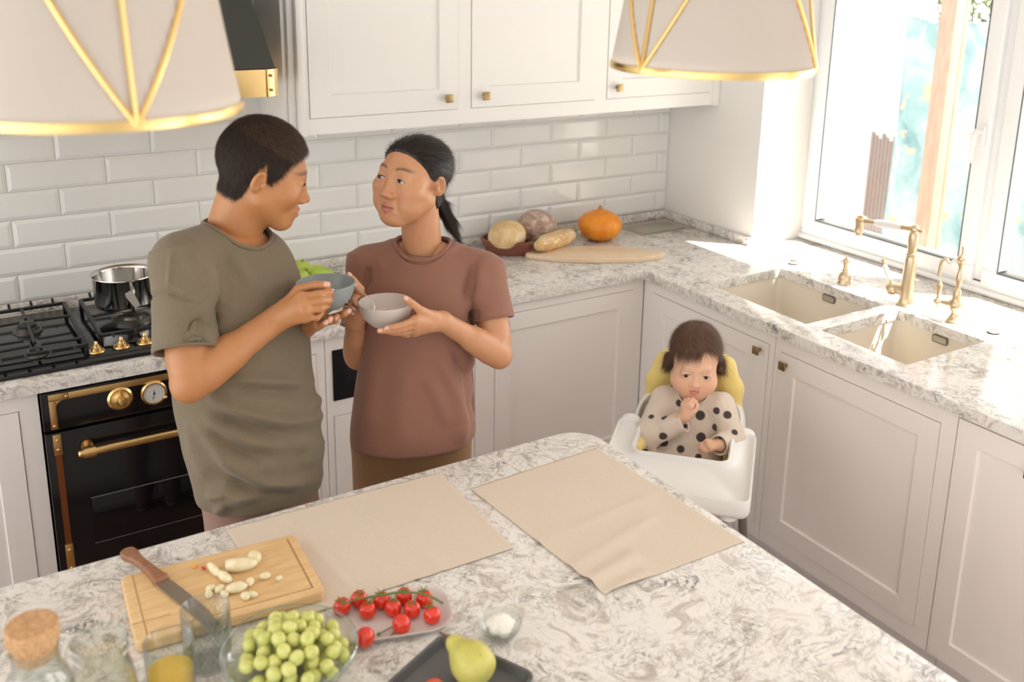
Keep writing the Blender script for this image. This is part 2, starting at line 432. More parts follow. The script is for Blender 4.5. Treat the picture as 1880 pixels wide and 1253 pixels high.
SINKM=plain('beige_composite',(.76,.69,.58),.45,bs=.1,bscale=500)
def wood(name,c1,c2,sc=(3,22,22),rough=.45,bs=.15):
    m=mat(name,c1,rough); n=NT(m); v=n.coord(sc); q=n.noise(v,3,7,.6,1.4)
    n.l(n.ramp(q.outputs['Fac'],[(.3,c1),(.68,c2)]).outputs[0],n.b.inputs['Base Color']); n.bump(q.outputs['Fac'],bs,.0004); return m
def fabric(name,c,c2=None,sc=900,bs=.25,rough=.9,stretch=(1,1,1)):
    m=mat(name,c,rough); n=NT(m); c2=c2 or tuple(x*.82 for x in c); q=n.noise(n.coord(stretch),sc,2,.6); 
    n.l(n.ramp(q.outputs['Fac'],[(.35,c2),(.65,c)]).outputs[0],n.b.inputs['Base Color']); n.bump(q.outputs['Fac'],bs,.0006)
    n.b.inputs['Sheen Weight'].default_value=.15; return m
SKIN=mat('skin',(.8,.5,.35),.42); _n=NT(SKIN); _a=_n.n('ShaderNodeAttribute',attribute_name='tint')
_q=_n.noise(_n.coord(),60,4,.6); _n.l(_n.mix(.55,_a.outputs['Color'],_n.ramp(_q.outputs['Fac'],[(.3,(.93,.90,.90)),(.7,(1,1,1))]).outputs[0],'MULTIPLY'),_n.b.inputs['Base Color'])
_q=_n.noise(_n.coord(),700,3,.6); _n.bump(_q.outputs['Fac'],.12,.0004)
SKIN.node_tree.nodes['Principled BSDF'].inputs['Subsurface Weight'].default_value=.10
SKIN.node_tree.nodes['Principled BSDF'].inputs['Subsurface Radius'].default_value=(.012,.004,.002)
# ------------------------------------------------------------------ setting
ZT=.92; TH=.036; XW=.637; YW=.644
def slab(xs,ys,keep,z0,z1,bev=0,seg=3,rounds=None):
    bm=bmesh.new(); vs={}
    def g(i,j):
        if (i,j) not in vs: vs[i,j]=bm.verts.new((xs[i],ys[j],z1))
        return vs[i,j]
    for i in range(len(xs)-1):
        for j in range(len(ys)-1):
            if keep((xs[i]+xs[i+1])/2,(ys[j]+ys[j+1])/2): bm.faces.new((g(i,j),g(i+1,j),g(i+1,j+1),g(i,j+1)))
    r=bmesh.ops.extrude_face_region(bm,geom=bm.faces[:]); bmesh.ops.translate(bm,verts=[q for q in r['geom'] if isinstance(q,bmesh.types.BMVert)],vec=(0,0,z0-z1))
    bmesh.ops.recalc_face_normals(bm,faces=bm.faces[:])
    if rounds:
        es=[e for e in bm.edges if abs(e.verts[0].co.z-e.verts[1].co.z)>1e-5 and any((e.verts[0].co.xy-V(p)).length<1e-4 for p,_ in rounds)]
        bmesh.ops.bevel(bm,geom=es,offset=rounds[0][1],segments=10,affect='EDGES',profile=.5)
    bmesh.ops.dissolve_limit(bm,angle_limit=.01,verts=bm.verts[:],edges=bm.edges[:])
    if bev:
        es=[e for e in bm.edges if len(e.link_faces)==2 and e.calc_face_angle(0)>1.2 and abs(e.verts[0].co.z-z1)<1e-5 and abs(e.verts[1].co.z-z1)<1e-5]
        bmesh.ops.bevel(bm,geom=es,offset=bev,segments=seg,affect='EDGES',profile=.5)
    return bm
def struct(o): o['kind']='structure'; return o
m=MB(); m.box((-4.2,-3.6,-.05),(2,1,0)); struct(m.build('floor',FLOORM))
m=MB(); m.box((-4.2,-3.6,2.62),(1.05,.9,2.68)); struct(m.build('ceiling',CEIL))
# tiled back wall: bevelled 30 x 9 cm tiles in running bond
m=MB(); m.box((-4.2,YW+.004,0),(1.05,YW+.12,2.62))
m.mi=1; TPX=.3005; TPZ=.0935
for r in range(0,11):
    z0=.954+r*TPZ; off=-.029+(0 if r%2==0 else TPX/2)
    for k in range(-12,4):
        x0=off+k*TPX; x1=x0+TPX
        x0c,x1c=max(x0,-3.6)+.0006,min(x1,XW)-.0006
        if x1c-x0c<.03: continue
        a,b,c,d=x0c,x1c,z0+.0006,z0+TPZ-.0006; e=min(.013,(b-a)/3); y0=YW+.004; y1=YW-.001; y2=YW-.007
        o=[(a,y1,c),(b,y1,c),(b,y1,d),(a,y1,d)]; i=[(a+e,y2,c+e),(b-e,y2,c+e),(b-e,y2,d-e),(a+e,y2,d-e)]; w=[(a,y0,c),(b,y0,c),(b,y0,d),(a,y0,d)]
        m.geom(w+o+i,[(8,9,10,11),(4,5,9,8),(5,6,10,9),(6,7,11,10),(7,4,8,11),(0,1,5,4),(1,2,6,5),(2,3,7,6),(3,0,4,7)])
struct(m.build('wall_back',[WALLM,TILE],smooth=False))
# window wall
JY=.059; WX0=.93; WX1=1.0; WZ0=.92; WZ1=2.22; WYR=-2.9
m=MB(); m.box((XW,JY,0),(1.05,YW+.02,2.62)); m.box((XW,WYR,WZ1),(1.05,JY,2.62)); m.box((XW+.003,WYR,0),(1.05,JY,WZ0-.05)); m.box((XW,-3.6,0),(1.05,WYR,2.62)); struct(m.build('wall_right',WALLM,smooth=False))
# worktop with sink cut-outs, running into the window recess
SK1=(.108,-.743,.506,-.237); SK2=(.108,-1.145,.506,-.804)
xs=sorted({-3.2,0,.108,.506,XW,WX0-.002}); ys=sorted({-3.0,WYR+.002,-1.145,-.804,-.743,-.237,0,JY-.001,YW-.001})
def kp(x,y):
    if x<0 and y<0: return False
    if x>XW and not (WYR<y<JY): return False
    if y<-2.95 and x>XW: return False
    for a in (SK1,SK2):
        if a[0]<x<a[2] and a[1]<y<a[3]: return False
    return True
wt=empty('worktop',(0,0,ZT),label='L-shaped pale veined stone worktop along the back wall and under the window',cat='worktop')
mb=MB(); mb.bm.free(); mb.bm=slab(xs,ys,kp,ZT-TH,ZT,.003); o=mb.build('slab',STONE,wt,ang=30); o.location=(0,0,-ZT)
m=MB(); m.box((-3.2,YW-.02,ZT),(XW-.001,YW-.0075,ZT+.036),.002); m.box((XW-.02,JY+.001,ZT),(XW-.001,YW-.0205,ZT+.036),.002)
o=m.build('upstand',STONE,wt); o.location=(0,0,-ZT)
# window: two sashes in a white frame
def window():
    w=empty('window_1',(WX0,-1.4,WZ0)); w['kind']='structure'
    def add(n,mm,mt,par=None):
        o=mm.build(n,mt,par or w); o.matrix_parent_inverse=Matrix.Translation((-WX0,1.4,-WZ0)) if (par or w) is w else Matrix(); return o
    m=MB(); b=.045
    m.box((WX0,WYR,WZ0),(WX1,JY,WZ0+b),.004); m.box((WX0,WYR,WZ1-b),(WX1,JY,WZ1),.004); m.box((WX0,JY-b,WZ0+b),(WX1,JY,WZ1-b),.004); m.box((WX0,WYR,WZ0+b),(WX1,WYR+b,WZ1-b),.004)
    for yc in (-.80,-1.72): m.box((WX0+.012,yc-.03,WZ0+b),(WX1,yc+.03,WZ1-b),.003)
    m.tube([(WX0-.004,WYR,WZ0+.012),(WX0-.004,JY,WZ0+.012)],.013,12)
    add('window_frame',m,PVC)
    def sash(y0,y1,hy):
        s=MB(); t=.065; x0,x1=WX0-.012,WX1-.012
        z0,z1=WZ0+.035,WZ1-.035
        for lo,hi in (((x0,y0,z0),(x1,y1,z0+t)),((x0,y0,z1-t),(x1,y1,z1)),((x0,y0,z0+t),(x1,y0+t,z1-t)),((x0,y1-t,z0+t),(x1,y1,z1-t))): s.box(lo,hi,.006,3)
        so=add('sash',s,PVC)
        g=MB(); g.box((WX0+.028,y0+t-.005,z0+t-.005),(WX0+.034,y1-t+.005,z1-t+.005)); go=g.build('pane',GLASSW,so)
        k=MB(); k.mi=0
        q=.005
        for lo,hi in (((x0-.001,y0+t-q,z0+t-q),(x0+.004,y1-t+q,z0+t)),((x0-.001,y0+t-q,z0+t),(x0+.004,y0+t,z1-t)),((x0-.001,y1-t,z0+t),(x0+.004,y1-t+q,z1-t))): k.box(lo,hi)
        k.build('gasket',mat('grey_gasket',(.12,.14,.14),.6),so)
        if hy is not None:
            h=MB(); h.box((x0-.010,hy-.016,1.47),(x0,hy+.016,1.545),.006,3); h.tube([(x0-.008,hy,1.525),(x0-.040,hy,1.525),(x0-.048,hy,1.515),(x0-.048,hy+.004,1.46),(x0-.046,hy+.004,1.41)],[.011,.011,.0125,.010,.008],12)
            h.build('window_handle',CERW,so)
    sash(-.795,JY-.025,-.765); sash(-1.70,-.835,None); sash(WYR+.03,-1.74,None)
window()
# ------------------------------------------------------------------ shaker doors and cabinets
def shaker(m,a0,a1,z0,z1,M,st=.065,th=.020,rec=.008,inset=True):
    """door in local coords: x along, y out of face (negative = towards room), z up"""
    i0,i1,j0,j1=a0+st,a1-st,z0+st,z1-st; c=.004
    v=[(a0,-th,z0),(a1,-th,z0),(a1,-th,z1),(a0,-th,z1),(i0,-th,j0),(i1,-th,j0),(i1,-th,j1),(i0,-th,j1),
       (i0+c,-th+rec,j0+c),(i1-c,-th+rec,j0+c),(i1-c,-th+rec,j1-c),(i0+c,-th+rec,j1-c),(a0,0,z0),(a1,0,z0),(a1,0,z1),(a0,0,z1)]
    f=[(0,1,5,4),(1,2,6,5),(2,3,7,6),(3,0,4,7),(4,5,9,8),(5,6,10,9),(6,7,11,10),(7,4,8,11),(8,9,10,11),(12,13,1,0),(13,14,2,1),(14,15,3,2),(15,12,0,3),(15,14,13,12)]
    m.geom(v,f,M)
def knob_mb(p,M,s=.028):
    m=MB(); x,z=p
    m.lathe([(.006,0),(.006,.012),(.0045,.014),(.0045,.020)],12,M@Matrix.Translation((x,-.020,z))@Matrix.Rotation(PI/2,4,'X'))
    m.box((x-s/2,-.045,z-s/2),(x+s/2,-.039,z+s/2),.0012,2,M); return m
MBACK=Matrix.Translation((0,.02,0)); MRIGHT=Matrix.Translation((.02,0,0))@Matrix.Rotation(-PI/2,4,'Z')   # local x -> -y
def carcass(name,label,M,a0,a1,z0,z1,doors,depth=.58,face=.0,toe=.1,mt=WHITE,frame_holes=True,cat='cabinet',group=None,st=.065):
    """face-frame cabinet: body with openings, inset doors"""
    c=M@V(((a0+a1)/2,0,0)); e=empty(name,(c.x,c.y,z0 if z0>.5 else 0),label=label,cat=cat,group=group); inv=Matrix.Translation(-e.location)
    m=MB(); g=.0012
    xs=[a0+g]; 
    for d in doors: xs+= [d[0],d[1]]
    xs.append(a1-g); t=.02
    zt=max(d[3] for d in doors); zb=min(d[2] for d in doors)
    m.box((a0+g,0,zt),(a1-g,t,z1),0,M=M); m.box((a0+g,0,z0),(a1-g,t,zb),0,M=M)
    for i in range(0,len(xs),2): 
        if xs[i+1]-xs[i]>.001: m.box((xs[i],0,zb),(xs[i+1],t,zt),0,M=M)
    for d in doors:
        if d[3]<zt-.001: m.box((d[0],0,d[3]),(d[1],t,zt),0,M=M)
        if d[2]>zb+.001: m.box((d[0],0,zb),(d[1],t,d[2]),0,M=M)
    w=.018; m.box((a0+g,t,z0),(a0+g+w,depth,z1),0,M=M); m.box((a1-g-w,t,z0),(a1-g,depth,z1),0,M=M); m.box((a0+g+w,depth-w,z0),(a1-g-w,depth,z1),0,M=M); m.box((a0+g+w,t,z0),(a1-g-w,depth-w,z0+w),0,M=M)
    m.box((a0+g+w,t,zb-.02),(a1-g-w,t+.004,zb+.01),0,M=M)
    if toe and z0<.5: m.box((a0+g,.06,0.002),(a1-g,depth,z0),0,M=M)
    o=m.build('body',mt,e,smooth=False); o.matrix_parent_inverse=inv
    for d in doors:
        q=MB(); shaker(q,d[0]+.002,d[1]-.002,d[2]+.002,d[3]-.002,M@Matrix.Translation((0,.017,0)),st); do=q.build('door',mt,e,smooth=False); do.matrix_parent_inverse=inv
        if len(d)>4 and d[4]:
            k=knob_mb(d[4],M@Matrix.Translation((0,.017,0))); k.build('knob',AGED,do,smooth=True)
    return e
ZB=.884-.0005
carcass('base_cabinet','white base cabinet left of the black oven, at the left edge of the picture',MBACK,-2.95,-2.162,.10,ZB,[(-2.90,-2.214,.155,.834)])
carcass('base_cabinet','narrow white base cabinet between the oven and the black panel, behind the two adults',MBACK,-1.558,-1.312,.10,ZB,[(-1.525,-1.342,.155,.832)])
cpan=carcass('base_cabinet','white base cabinet with a black panel above its door, behind the woman',MBACK,-1.312,-.747,.10,ZB,[(-1.288,-.79,.155,.596)])
m=MB(); m.box((-1.288,-.004,.652),(-.79,.0,.833),.0015,2,MBACK); o=m.build('control_panel',mat('dark_glass_panel',(.012,.014,.017),.08),cpan); o.matrix_parent_inverse=Matrix.Translation(-cpan.location); o['label']='black glass panel'
carcass('base_cabinet','white base cabinet right of the woman, running into the corner under the bread',MBACK,-.747,.02,.10,ZB,[(-.665,-.034,.155,.842,(-.632,.807))],depth=.58)
carcass('base_cabinet','white base cabinet under the sinks, behind the high chair',MRIGHT,-.0185,.694,.10,ZB,[(.038,.668,.155,.838,(.628,.806))])
carcass('base_cabinet','white base cabinet under the second sink with one wide panelled door',MRIGHT,.694,1.395,.10,ZB,[(.72,1.344,.155,.831,(.752,.793))])
carcass('base_cabinet','white base cabinet at the right picture edge, its door reaching the plinth',MRIGHT,1.395,2.10,.10,ZB,[(1.398,2.08,.105,.872,(1.63,.808))])
carcass('base_cabinet','white base cabinet nearest the camera in the window run',MRIGHT,2.10,2.98,.10,ZB,[(2.14,2.94,.155,.835)])
# wall cabinets
UY=.328; MU=Matrix.Translation((0,UY,0))
wc=empty('wall_cabinet',(-.3,UY,1.498),label='white three-door wall cabinet hanging over the bread and the woman',cat='cabinet'); inv=Matrix.Translation(-wc.location)
ZU=1.498; ZUT=2.45
m=MB(); DU=[(-1.222,-.652,1.553,2.40,(-.700,1.598)),(-.598,-.032,1.553,2.40,(-.546,1.599)),(.026,.585,1.553,2.40,(.075,1.599))]
def bx(lo,hi,b=0): m.box(lo,hi,b)
bx((-1.236,UY,1.553),(-1.222,UY+.02,2.40)); bx((-.652,UY,1.553),(-.598,UY+.02,2.40)); bx((-.032,UY,1.553),(.026,UY+.02,2.40)); bx((.585,UY,1.553),(.60,UY+.02,2.40))
bx((-1.236,UY,ZU),(.60,UY+.02,1.553)); bx((-1.236,UY,2.40),(.60,UY+.02,ZUT)); bx((-1.236,UY+.02,ZU),(.60,YW-.008,ZUT))
o=m.build('body',UPWHITE,wc,smooth=False); o.matrix_parent_inverse=inv
m=MB(); bx((-1.262,UY-.012,ZU-.004),(-1.2362,UY+.03,ZUT),.004); bx((-1.285,UY+.012,ZU-.004),(-1.262,UY+.04,ZUT),.004); bx((-1.30,UY+.03,ZU),(-1.285,YW-.008,ZUT),.003)
o=m.build('side_trim',UPWHITE,wc,smooth=True); o.matrix_parent_inverse=inv
m=MB(); bx((.60,UY-.010,ZU-.004),(XW-.001,UY+.03,ZUT),.003); o=m.build('wall_filler',UPWHITE,wc,smooth=True); o.matrix_parent_inverse=inv
for d in DU:
    q=MB(); shaker(q,d[0]+.002,d[1]-.002,d[2]+.002,d[3]-.002,MU@Matrix.Translation((0,.017,0)),.075); do=q.build('door',UPWHITE,wc,smooth=False); do.matrix_parent_inverse=inv
    knob_mb(d[4],MU@Matrix.Translation((0,.017,0)),.030).build('knob',AGED,do)
# ------------------------------------------------------------------ island
IX,IY=-.990,-.995
isl=empty('kitchen_island',(-2.2,-1.6,0),label='kitchen island with a pale veined stone top and rounded corner in the foreground',cat='kitchen island'); inv=Matrix.Translation(-isl.location)
mb=MB(); mb.bm.free(); mb.bm=slab([-3.7,IX],[-2.2,IY],lambda x,y:True,ZT-TH,ZT,.004,3,[((IX,IY),.085),((IX,-2.2),.085)])
o=mb.build('island_top',STONE_I,isl,ang=30); o.matrix_parent_inverse=inv
m=MB(); m.box((-3.65,-2.12,.10),(IX-.06,IY-.08,ZT-TH)); m.box((-3.60,-2.06,.002),(IX-.12,IY-.14,.10))
for k in range(4):
    x0=-3.6+k*.63; shaker(m,x0,x0+.6,.14,.85,Matrix.Translation((0,IY-.08,0))@Matrix.Rotation(PI,4,'Z')@Matrix.Translation((-2*x0-.6,0,0)))
o=m.build('island_body',WHITE,isl,smooth=False); o.matrix_parent_inverse=inv
# ------------------------------------------------------------------ sinks
def sink(b,label,oy):
    x0,y0,x1,y1=b; e=empty('kitchen_sink',((x0+x1)/2,(y0+y1)/2,ZT-TH-.19),label=label,cat='sink'); L=e.location; inv=Matrix.Translation(-L)
    t=bmesh.new(); zt=ZT-TH-.0008; zb=zt-.19
    def ring(o,z,r): return [t.verts.new((x,y,z)) for x,y in rrect(x0-o,y0-o,x1+o,y1+o,r,5)]
    rs=[ring(.030,zt,.04),ring(.030,zb-.008,.04)]
    out=[ring(.004,zt,.020),ring(.0,zb+.03,.024),ring(-.010,zb+.006,.03),ring(-.03,zb,.03)]
    n=len(rs[0])
    def br(a,b_):
        for i in range(n): t.faces.new((a[i],a[(i+1)%n],b_[(i+1)%n],b_[i]))
    br(rs[0],out[0]); br(out[0],out[1]); br(out[1],out[2]); br(out[2],out[3]); t.faces.new(out[3]); br(rs[1],rs[0]); t.faces.new(rs[1][::-1])
    mm=MB(); mm.merge(t); o=mm.build('basin',SINKM,e,ang=50); o.matrix_parent_inverse=inv
    mm=MB(); mm.lathe([(.0,.0),(.035,0),(.042,.003),(.045,.0005)],24,Matrix.Translation(((x0+x1)/2,(y0+y1)/2,zb+.0005))); o=mm.build('drain',STEEL,e); o.matrix_parent_inverse=inv
    mm=MB(); Mx=Matrix.Translation((x1+.0005,oy,.868))@Matrix.Rotation(-PI/2,4,'Y')
    mm.prism(rrect(-.014,-.030,.014,.030,.008),0,.003,0,3,Mx); mm.mi=1; mm.prism(rrect(-.010,-.026,.010,.026,.006),.003,.0045,0,3,Mx)
    o=mm.build('overflow_grille',[mat('overflow_rim',(.20,.18,.16),.4,.8),STEELB],e); o.matrix_parent_inverse=inv
sink(SK1,'larger beige sink basin nearer the corner, with a bright stripe of sun',-.492); sink(SK2,'smaller beige sink basin nearer the camera, in front of the filter tap',-.98)
# ------------------------------------------------------------------ things on the back counter
def inv_of(e): return Matrix.Translation(-V(e.location))@Matrix() if e.rotation_euler.z==0 else (Matrix.Translation(e.location)@Matrix.Rotation(e.rotation_euler.z,4,'Z')).inverted()
def add(e,name,mb,mt,label=None,**kw):
    o=mb.build(name,mt,e,**kw)
    if not e.parent: o.matrix_parent_inverse=inv_of(e)
    if label: o['label']=label
    return o
T=Matrix.Translation
def R_(a,ax): return Matrix.Rotation(rad(a),4,ax)
# oven
ov=empty('built_in_oven',(-1.86,.0,.28),label='black built-in oven with brass handle, knob and dial, behind the man',cat='oven')
m=MB(); m.box((-2.158,.0,.762),(-1.562,.55,.878),.002); m.box((-2.15,.03,.003),(-1.57,.55,.762)); add(ov,'body',m,BLACKG)
m=MB(); m.box((-2.158,-.004,.285),(-1.562,.028,.755),.003); d=add(ov,'oven_door',m,BLACKG)
m=MB(); m.box((-2.054,-.0062,.378),(-1.668,-.0042,.528),.0006); m.build('door_glass',mat('dark_oven_glass',(.003,.003,.004),.03),d)
m=MB()
for q in (.378,.528): m.box((-2.056,-.0066,q-.0008),(-1.666,-.004,q+.0008))
m.build('glass_edge',mat('thin_grey_line',(.16,.16,.14),.4),d)
m=MB()
m.tube([(-2.075,-.055,.700),(-1.645,-.055,.700)],.0115,20)
for x in (-2.052,-1.668): m.tube([(x-.016,-.055,.700),(x+.016,-.055,.700)],.0165,20); m.tube([(x,-.003,.700),(x,-.055,.700)],.009,14); m.tube([(x,-.004,.700),(x,-.010,.700)],.017,18)
for x in (-2.076,-1.644): m.ell((x,-.055,.700),(.008,.011,.011))
m.build('handle',BRASS,d)
COPP=mat('dark_copper',(.30,.11,.04),.4,.8)
for x in (-2.128,-1.592):
    for z0,z1,zz in ((.688,.752,(.735,.705)),(.300,.398,(.380,.32))):
        m=MB(); m.box((x-.011,-.0085,z0),(x+.011,-.004,z1),.001)
        for z in zz: m.ell((x,-.009,z),(.0042,.003,.0042),12,8)
        m.build('hinge_plate',BRASS,d)
    m=MB(); m.box((x-.0085,-.006,.398),(x+.0085,-.004,.688)); m.build('copper_strip',COPP,d)
m=MB(); m.box((-2.086,-.0045,.853),(-1.634,-.001,.873),.001)
for s_ in (-1,1):
    x0=-1.86+s_*.279; x1=-1.86+s_*.226
    m.box((min(x0,x1),-.0055,.853),(max(x0,x1),-.001,.874),.001); m.box((min(x0,x0-s_*.018),-.0055,.768),(max(x0,x0-s_*.018),-.001,.856),.001)
    a=[(x0-s_*.018,.853),(x0-s_*.018,.838),(x0-s_*.022,.846),(x0-s_*.034,.853)]
    m.geom([(x,-.0055,z) for x,z in a]+[(x,-.001,z) for x,z in a],[(0,1,2,3),(4,5,6,7)])
    m.ell((x0-s_*.009,-.006,.778),(.004,.003,.004),12,8); m.ell((x1+s_*.006,-.006,.863),(.004,.003,.004),12,8)
add(ov,'brass_corner_trim',m,BRASS)
MY=Matrix.Rotation(PI/2,4,'X')
m=MB(); m.lathe([(.0,0),(.034,0),(.036,.004),(.030,.009),(.026,.009),(.024,.016),(.016,.020),(.013,.032),(.010,.040),(.0,.043)],36,T((-1.950,0,.822))@MY); m.box((-1.9525,-.024,.822),(-1.9475,-.008,.852),.001); add(ov,'temperature_knob',m,BRASS)
m=MB(); m.lathe([(.0,0),(.037,0),(.038,.008),(.034,.013),(.030,.013),(.0295,.009)],40,T((-1.856,0,.820))@MY); m.ell((-1.826,-.012,.802),(.006,.006,.006)); g=add(ov,'dial',m,BRASS)
m=MB(); m.lathe([(0,.0095),(.0295,.0095)],40,T((-1.856,0,.820))@MY,cap=False); m.build('dial_face',mat('pale_dial',(.66,.66,.63),.3),g)
m=MB()
for k in range(24):
    a=2*PI*k/24; q=Matrix.Rotation(a,4,'Y'); L=.005 if k%2==0 else .003
    m.box((-.0004,-.0102,.0215),(.0004,-.0098,.0215+L),0,M=T((-1.856,0,.820))@q)
m.lathe([(.014,.0097),(.0145,.0097)],40,T((-1.856,0,.820))@MY,cap=False)
for a,L in ((195,.020),(-5,.010)): m.box((-.0008,-.0115,-.0),(.0008,-.0108,L),0,M=T((-1.856,0,.820))@Matrix.Rotation(rad(a),4,'Y'))
m.ell((-1.856,-.0112,.820),(.0035,.001,.0035)); m.build('dial_needle',BLACKM,g)
# hob
hb=empty('gas_hob',(-1.97,.31,ZT),label='black gas hob with cast iron grates set in the worktop, left of the man',cat='hob')
m=MB(); m.box((-2.36,.045,ZT+.0004),(-1.58,.575,ZT+.012),.003); m.box((-2.34,.075,ZT+.0115),(-1.60,.555,ZT+.0135),.0008); add(hb,'hob_plate',m,BLACKG)
def grate(x0,x1,y0,y1,cs):
    m=MB(); z=ZT+.046; t=.006
    for y in (y0,y1): m.box((x0,y-t,z-.010),(x1,y+t,z),.0015)
    for x in (x0,x1): m.box((x-t,y0,z-.010),(x+t,y1,z),.0015)
    for x in (x0,x1):
        for y in (y0,y1): m.box((x-t,y-t,ZT+.0125),(x+t,y+t,z-.005),.001)
    for (cx,cy,r,L) in cs:
        for k in range(4):
            a=PI/2*k; dx,dy=math.cos(a),math.sin(a); far=L
            p0=(cx+dx*r,cy+dy*r); p1=(cx+dx*far,cy+dy*far); p1=(min(max(p1[0],x0),x1),min(max(p1[1],y0),y1))
            m.tube([(p0[0],p0[1],z),(p1[0],p1[1],z-.003)],.005,6)
    for k in range(4):
        x=x0+(x1-x0)*(k+.5)/4
        for y,s_ in ((y0,-1),(y1,1)): m.tube([(x,y,z-.004),(x,y+s_*.022,z+.004),(x,y+s_*.026,z+.010 if s_>0 else z-.008)],[.0045,.0045,.003],6)
    return m
add(hb,'grate',grate(-2.27,-2.012,.115,.545,[(-2.14,.40,.02,.2),(-2.14,.175,.015,.2)]),BLACKI)
add(hb,'grate',grate(-1.962,-1.70,.175,.545,[(-1.835,.36,.03,.25)]),BLACKI)
def burner(x,y,r):
    m=MB(); m.lathe([(r*1.25,0),(r*1.25,.004),(r,.010),(r,.016),(r*.85,.018),(0,.019)],32,T((x,y,ZT+.0125))); b=add(hb,'burner',m,mat('burner_alloy',(.16,.15,.14),.4,.9))
    m=MB(); m.lathe([(r*.8,0),(r*.82,.004),(r*.6,.007),(0,.008)],32,T((x,y,ZT+.030))); m.build('burner_cap',BLACKI,b)
burner(-2.14,.40,.034); burner(-2.14,.175,.024)
m=MB(); m.lathe([(.062,0),(.064,.012),(.052,.014),(.050,.008),(.034,.008),(.034,.017),(.024,.020),(0,.021)],36,T((-1.835,.36,ZT+.0125))); add(hb,'burner',m,STEELB)
for x,y in ((-1.985,.118),(-1.914,.121),(-1.846,.122),(-1.78,.122)):
    m=MB(); m.lathe([(.0,0),(.023,0),(.0245,.003),(.023,.006),(.016,.007),(.0155,.014),(.013,.016),(.010,.016),(.009,.022),(.006,.024),(.0052,.030),(.003,.034),(0,.0345)],32,T((x,y,ZT+.0128))); add(hb,'hob_knob',m,BRASS)
# saucepan
px,py=-1.842,.41; pz=ZT+.0475
pt=empty('saucepan',(px,py,pz),label='shiny steel saucepan on the back burner of the hob, beside the man',cat='saucepan')
m=MB(); m.lathe([(.0,.0),(.082,.0),(.092,.008),(.095,.02),(.097,.105),(.102,.109),(.1015,.111),(.095,.108),(.0925,.10),(.091,.02),(.082,.0035),(0,.003)],64,T((px,py,pz)),cap=False); add(pt,'pot_body',m,STEEL,ang=50)
m=MB(); M=T((px,py,pz))@Matrix.Rotation(rad(-87),4,'Z')
m.tube([(.094,0,.088),(.108,.0,.090),(.116,.0,.085),(.118,.0,.075),(.108,0,.068),(.094,0,.066)],.0035,8,M=M)
m.prism([(-.009,-.045),(.009,-.045),(.013,.0),(.010,.012),(-.010,.012),(-.013,.0)],0,.003,0,3,M@T((.113,-.012,.068))@Matrix.Rotation(rad(25),4,'X')@Matrix.Rotation(rad(72),4,'Y')@Matrix.Rotation(PI/2,4,'Z')); add(pt,'folded_handle',m,STEELB)
# extractor hood
hd=empty('extractor_hood',(-1.87,.4,1.665),label='black extractor hood with a riveted brass rail along its lower edge',cat='extractor hood')
m=MB()
prof=[(1.752,-2.335,-1.400,.125),(1.85,-2.315,-1.422,.15),(1.95,-2.295,-1.446,.18),(2.1,-2.26,-1.49,.225),(2.3,-2.2,-1.56,.28),(2.6,-2.12,-1.65,.33)]
vsn=[];fs=[]
for z,a,b,y in prof: vsn+=[(a,y,z),(b,y,z),(b,.635,z),(a,.635,z)]
for i in range(len(prof)-1):
    for j in range(4): fs.append((i*4+j,i*4+(j+1)%4,i*4+4+(j+1)%4,i*4+4+j))
fs.append((3,2,1,0)); fs.append(tuple(range(len(vsn)-4,len(vsn)))); m.geom(vsn,fs); add(hd,'hood_body',m,mat('dark_green_black_enamel',(.030,.032,.026),.35),ang=50)
m=MB(); pl=rrect(-2.35,.105,-1.385,.70,[.0,.0,.05,.05],8); m.prism([(x,min(y,.63)) for x,y in pl],1.668,1.751,0); add(hd,'brass_rail',m,BRASS,ang=30)
for x in (-1.432,-2.303):
    m=MB(); m.box((x-.004,.1025,1.666),(x+.0,.106,1.753),.0005)
    for z in (1.688,1.732): m.ell((x+(.012 if x>-2 else -.012),.103,z),(.0045,.004,.0045),12,8)
    add(hd,'rivet_band',m,AGED)
# fruit
def pear_prof(L=.1,r=.036): return [(0,0),(r*.45,.002),(r*.85,.012),(r,.03),(r*.95,.048),(r*.70,.066),(r*.48,.080),(r*.42,.090),(r*.25,.099),(0,.101)]
def fruitmat(name,c1,c2,c3=None,rough=.35,sc=8):
    m=mat(name,c1,rough); n=NT(m); q=n.noise(n.coord(),sc,4,.6); r=n.ramp(q.outputs['Fac'],[(.3,c1),(.6,c2)]+([(.8,c3)] if c3 else []))
    q2=n.noise(n.coord(),160,2); r2=n.ramp(q2.outputs['Fac'],[(.62,(0,0,0)),(.70,(.5,.5,.5))]); n.l(n.mix(r2.outputs[0],r.outputs[0],tuple(x*.6 for x in c2)),n.b.inputs['Base Color']); n.b.inputs['Subsurface Weight'].default_value=.05; return m
GREENP=fruitmat('green_pear_skin',(.34,.52,.05),(.50,.62,.10),rough=.3); PEARM=fruitmat('yellow_pear_skin',(.50,.46,.08),(.62,.58,.16),(.45,.36,.10)); STEM=mat('dry_stem',(.16,.09,.04),.8)
def bent(mb_prof,M,bend=.0,n=28,sq=1):
    m=MB(); pts=[]; vs=[];fs=[]; k=len(mb_prof)
    for i in range(n):
        a=2*PI*i/n
        for r,z in mb_prof: vs.append((r*math.cos(a)*sq+bend*(z/.1)**2,r*math.sin(a),z))
    for i in range(n):
        j=(i+1)%n
        for q in range(k-1): fs.append((i*k+q,j*k+q,j*k+q+1,i*k+q+1))
    m.geom(vs,fs,M); return m
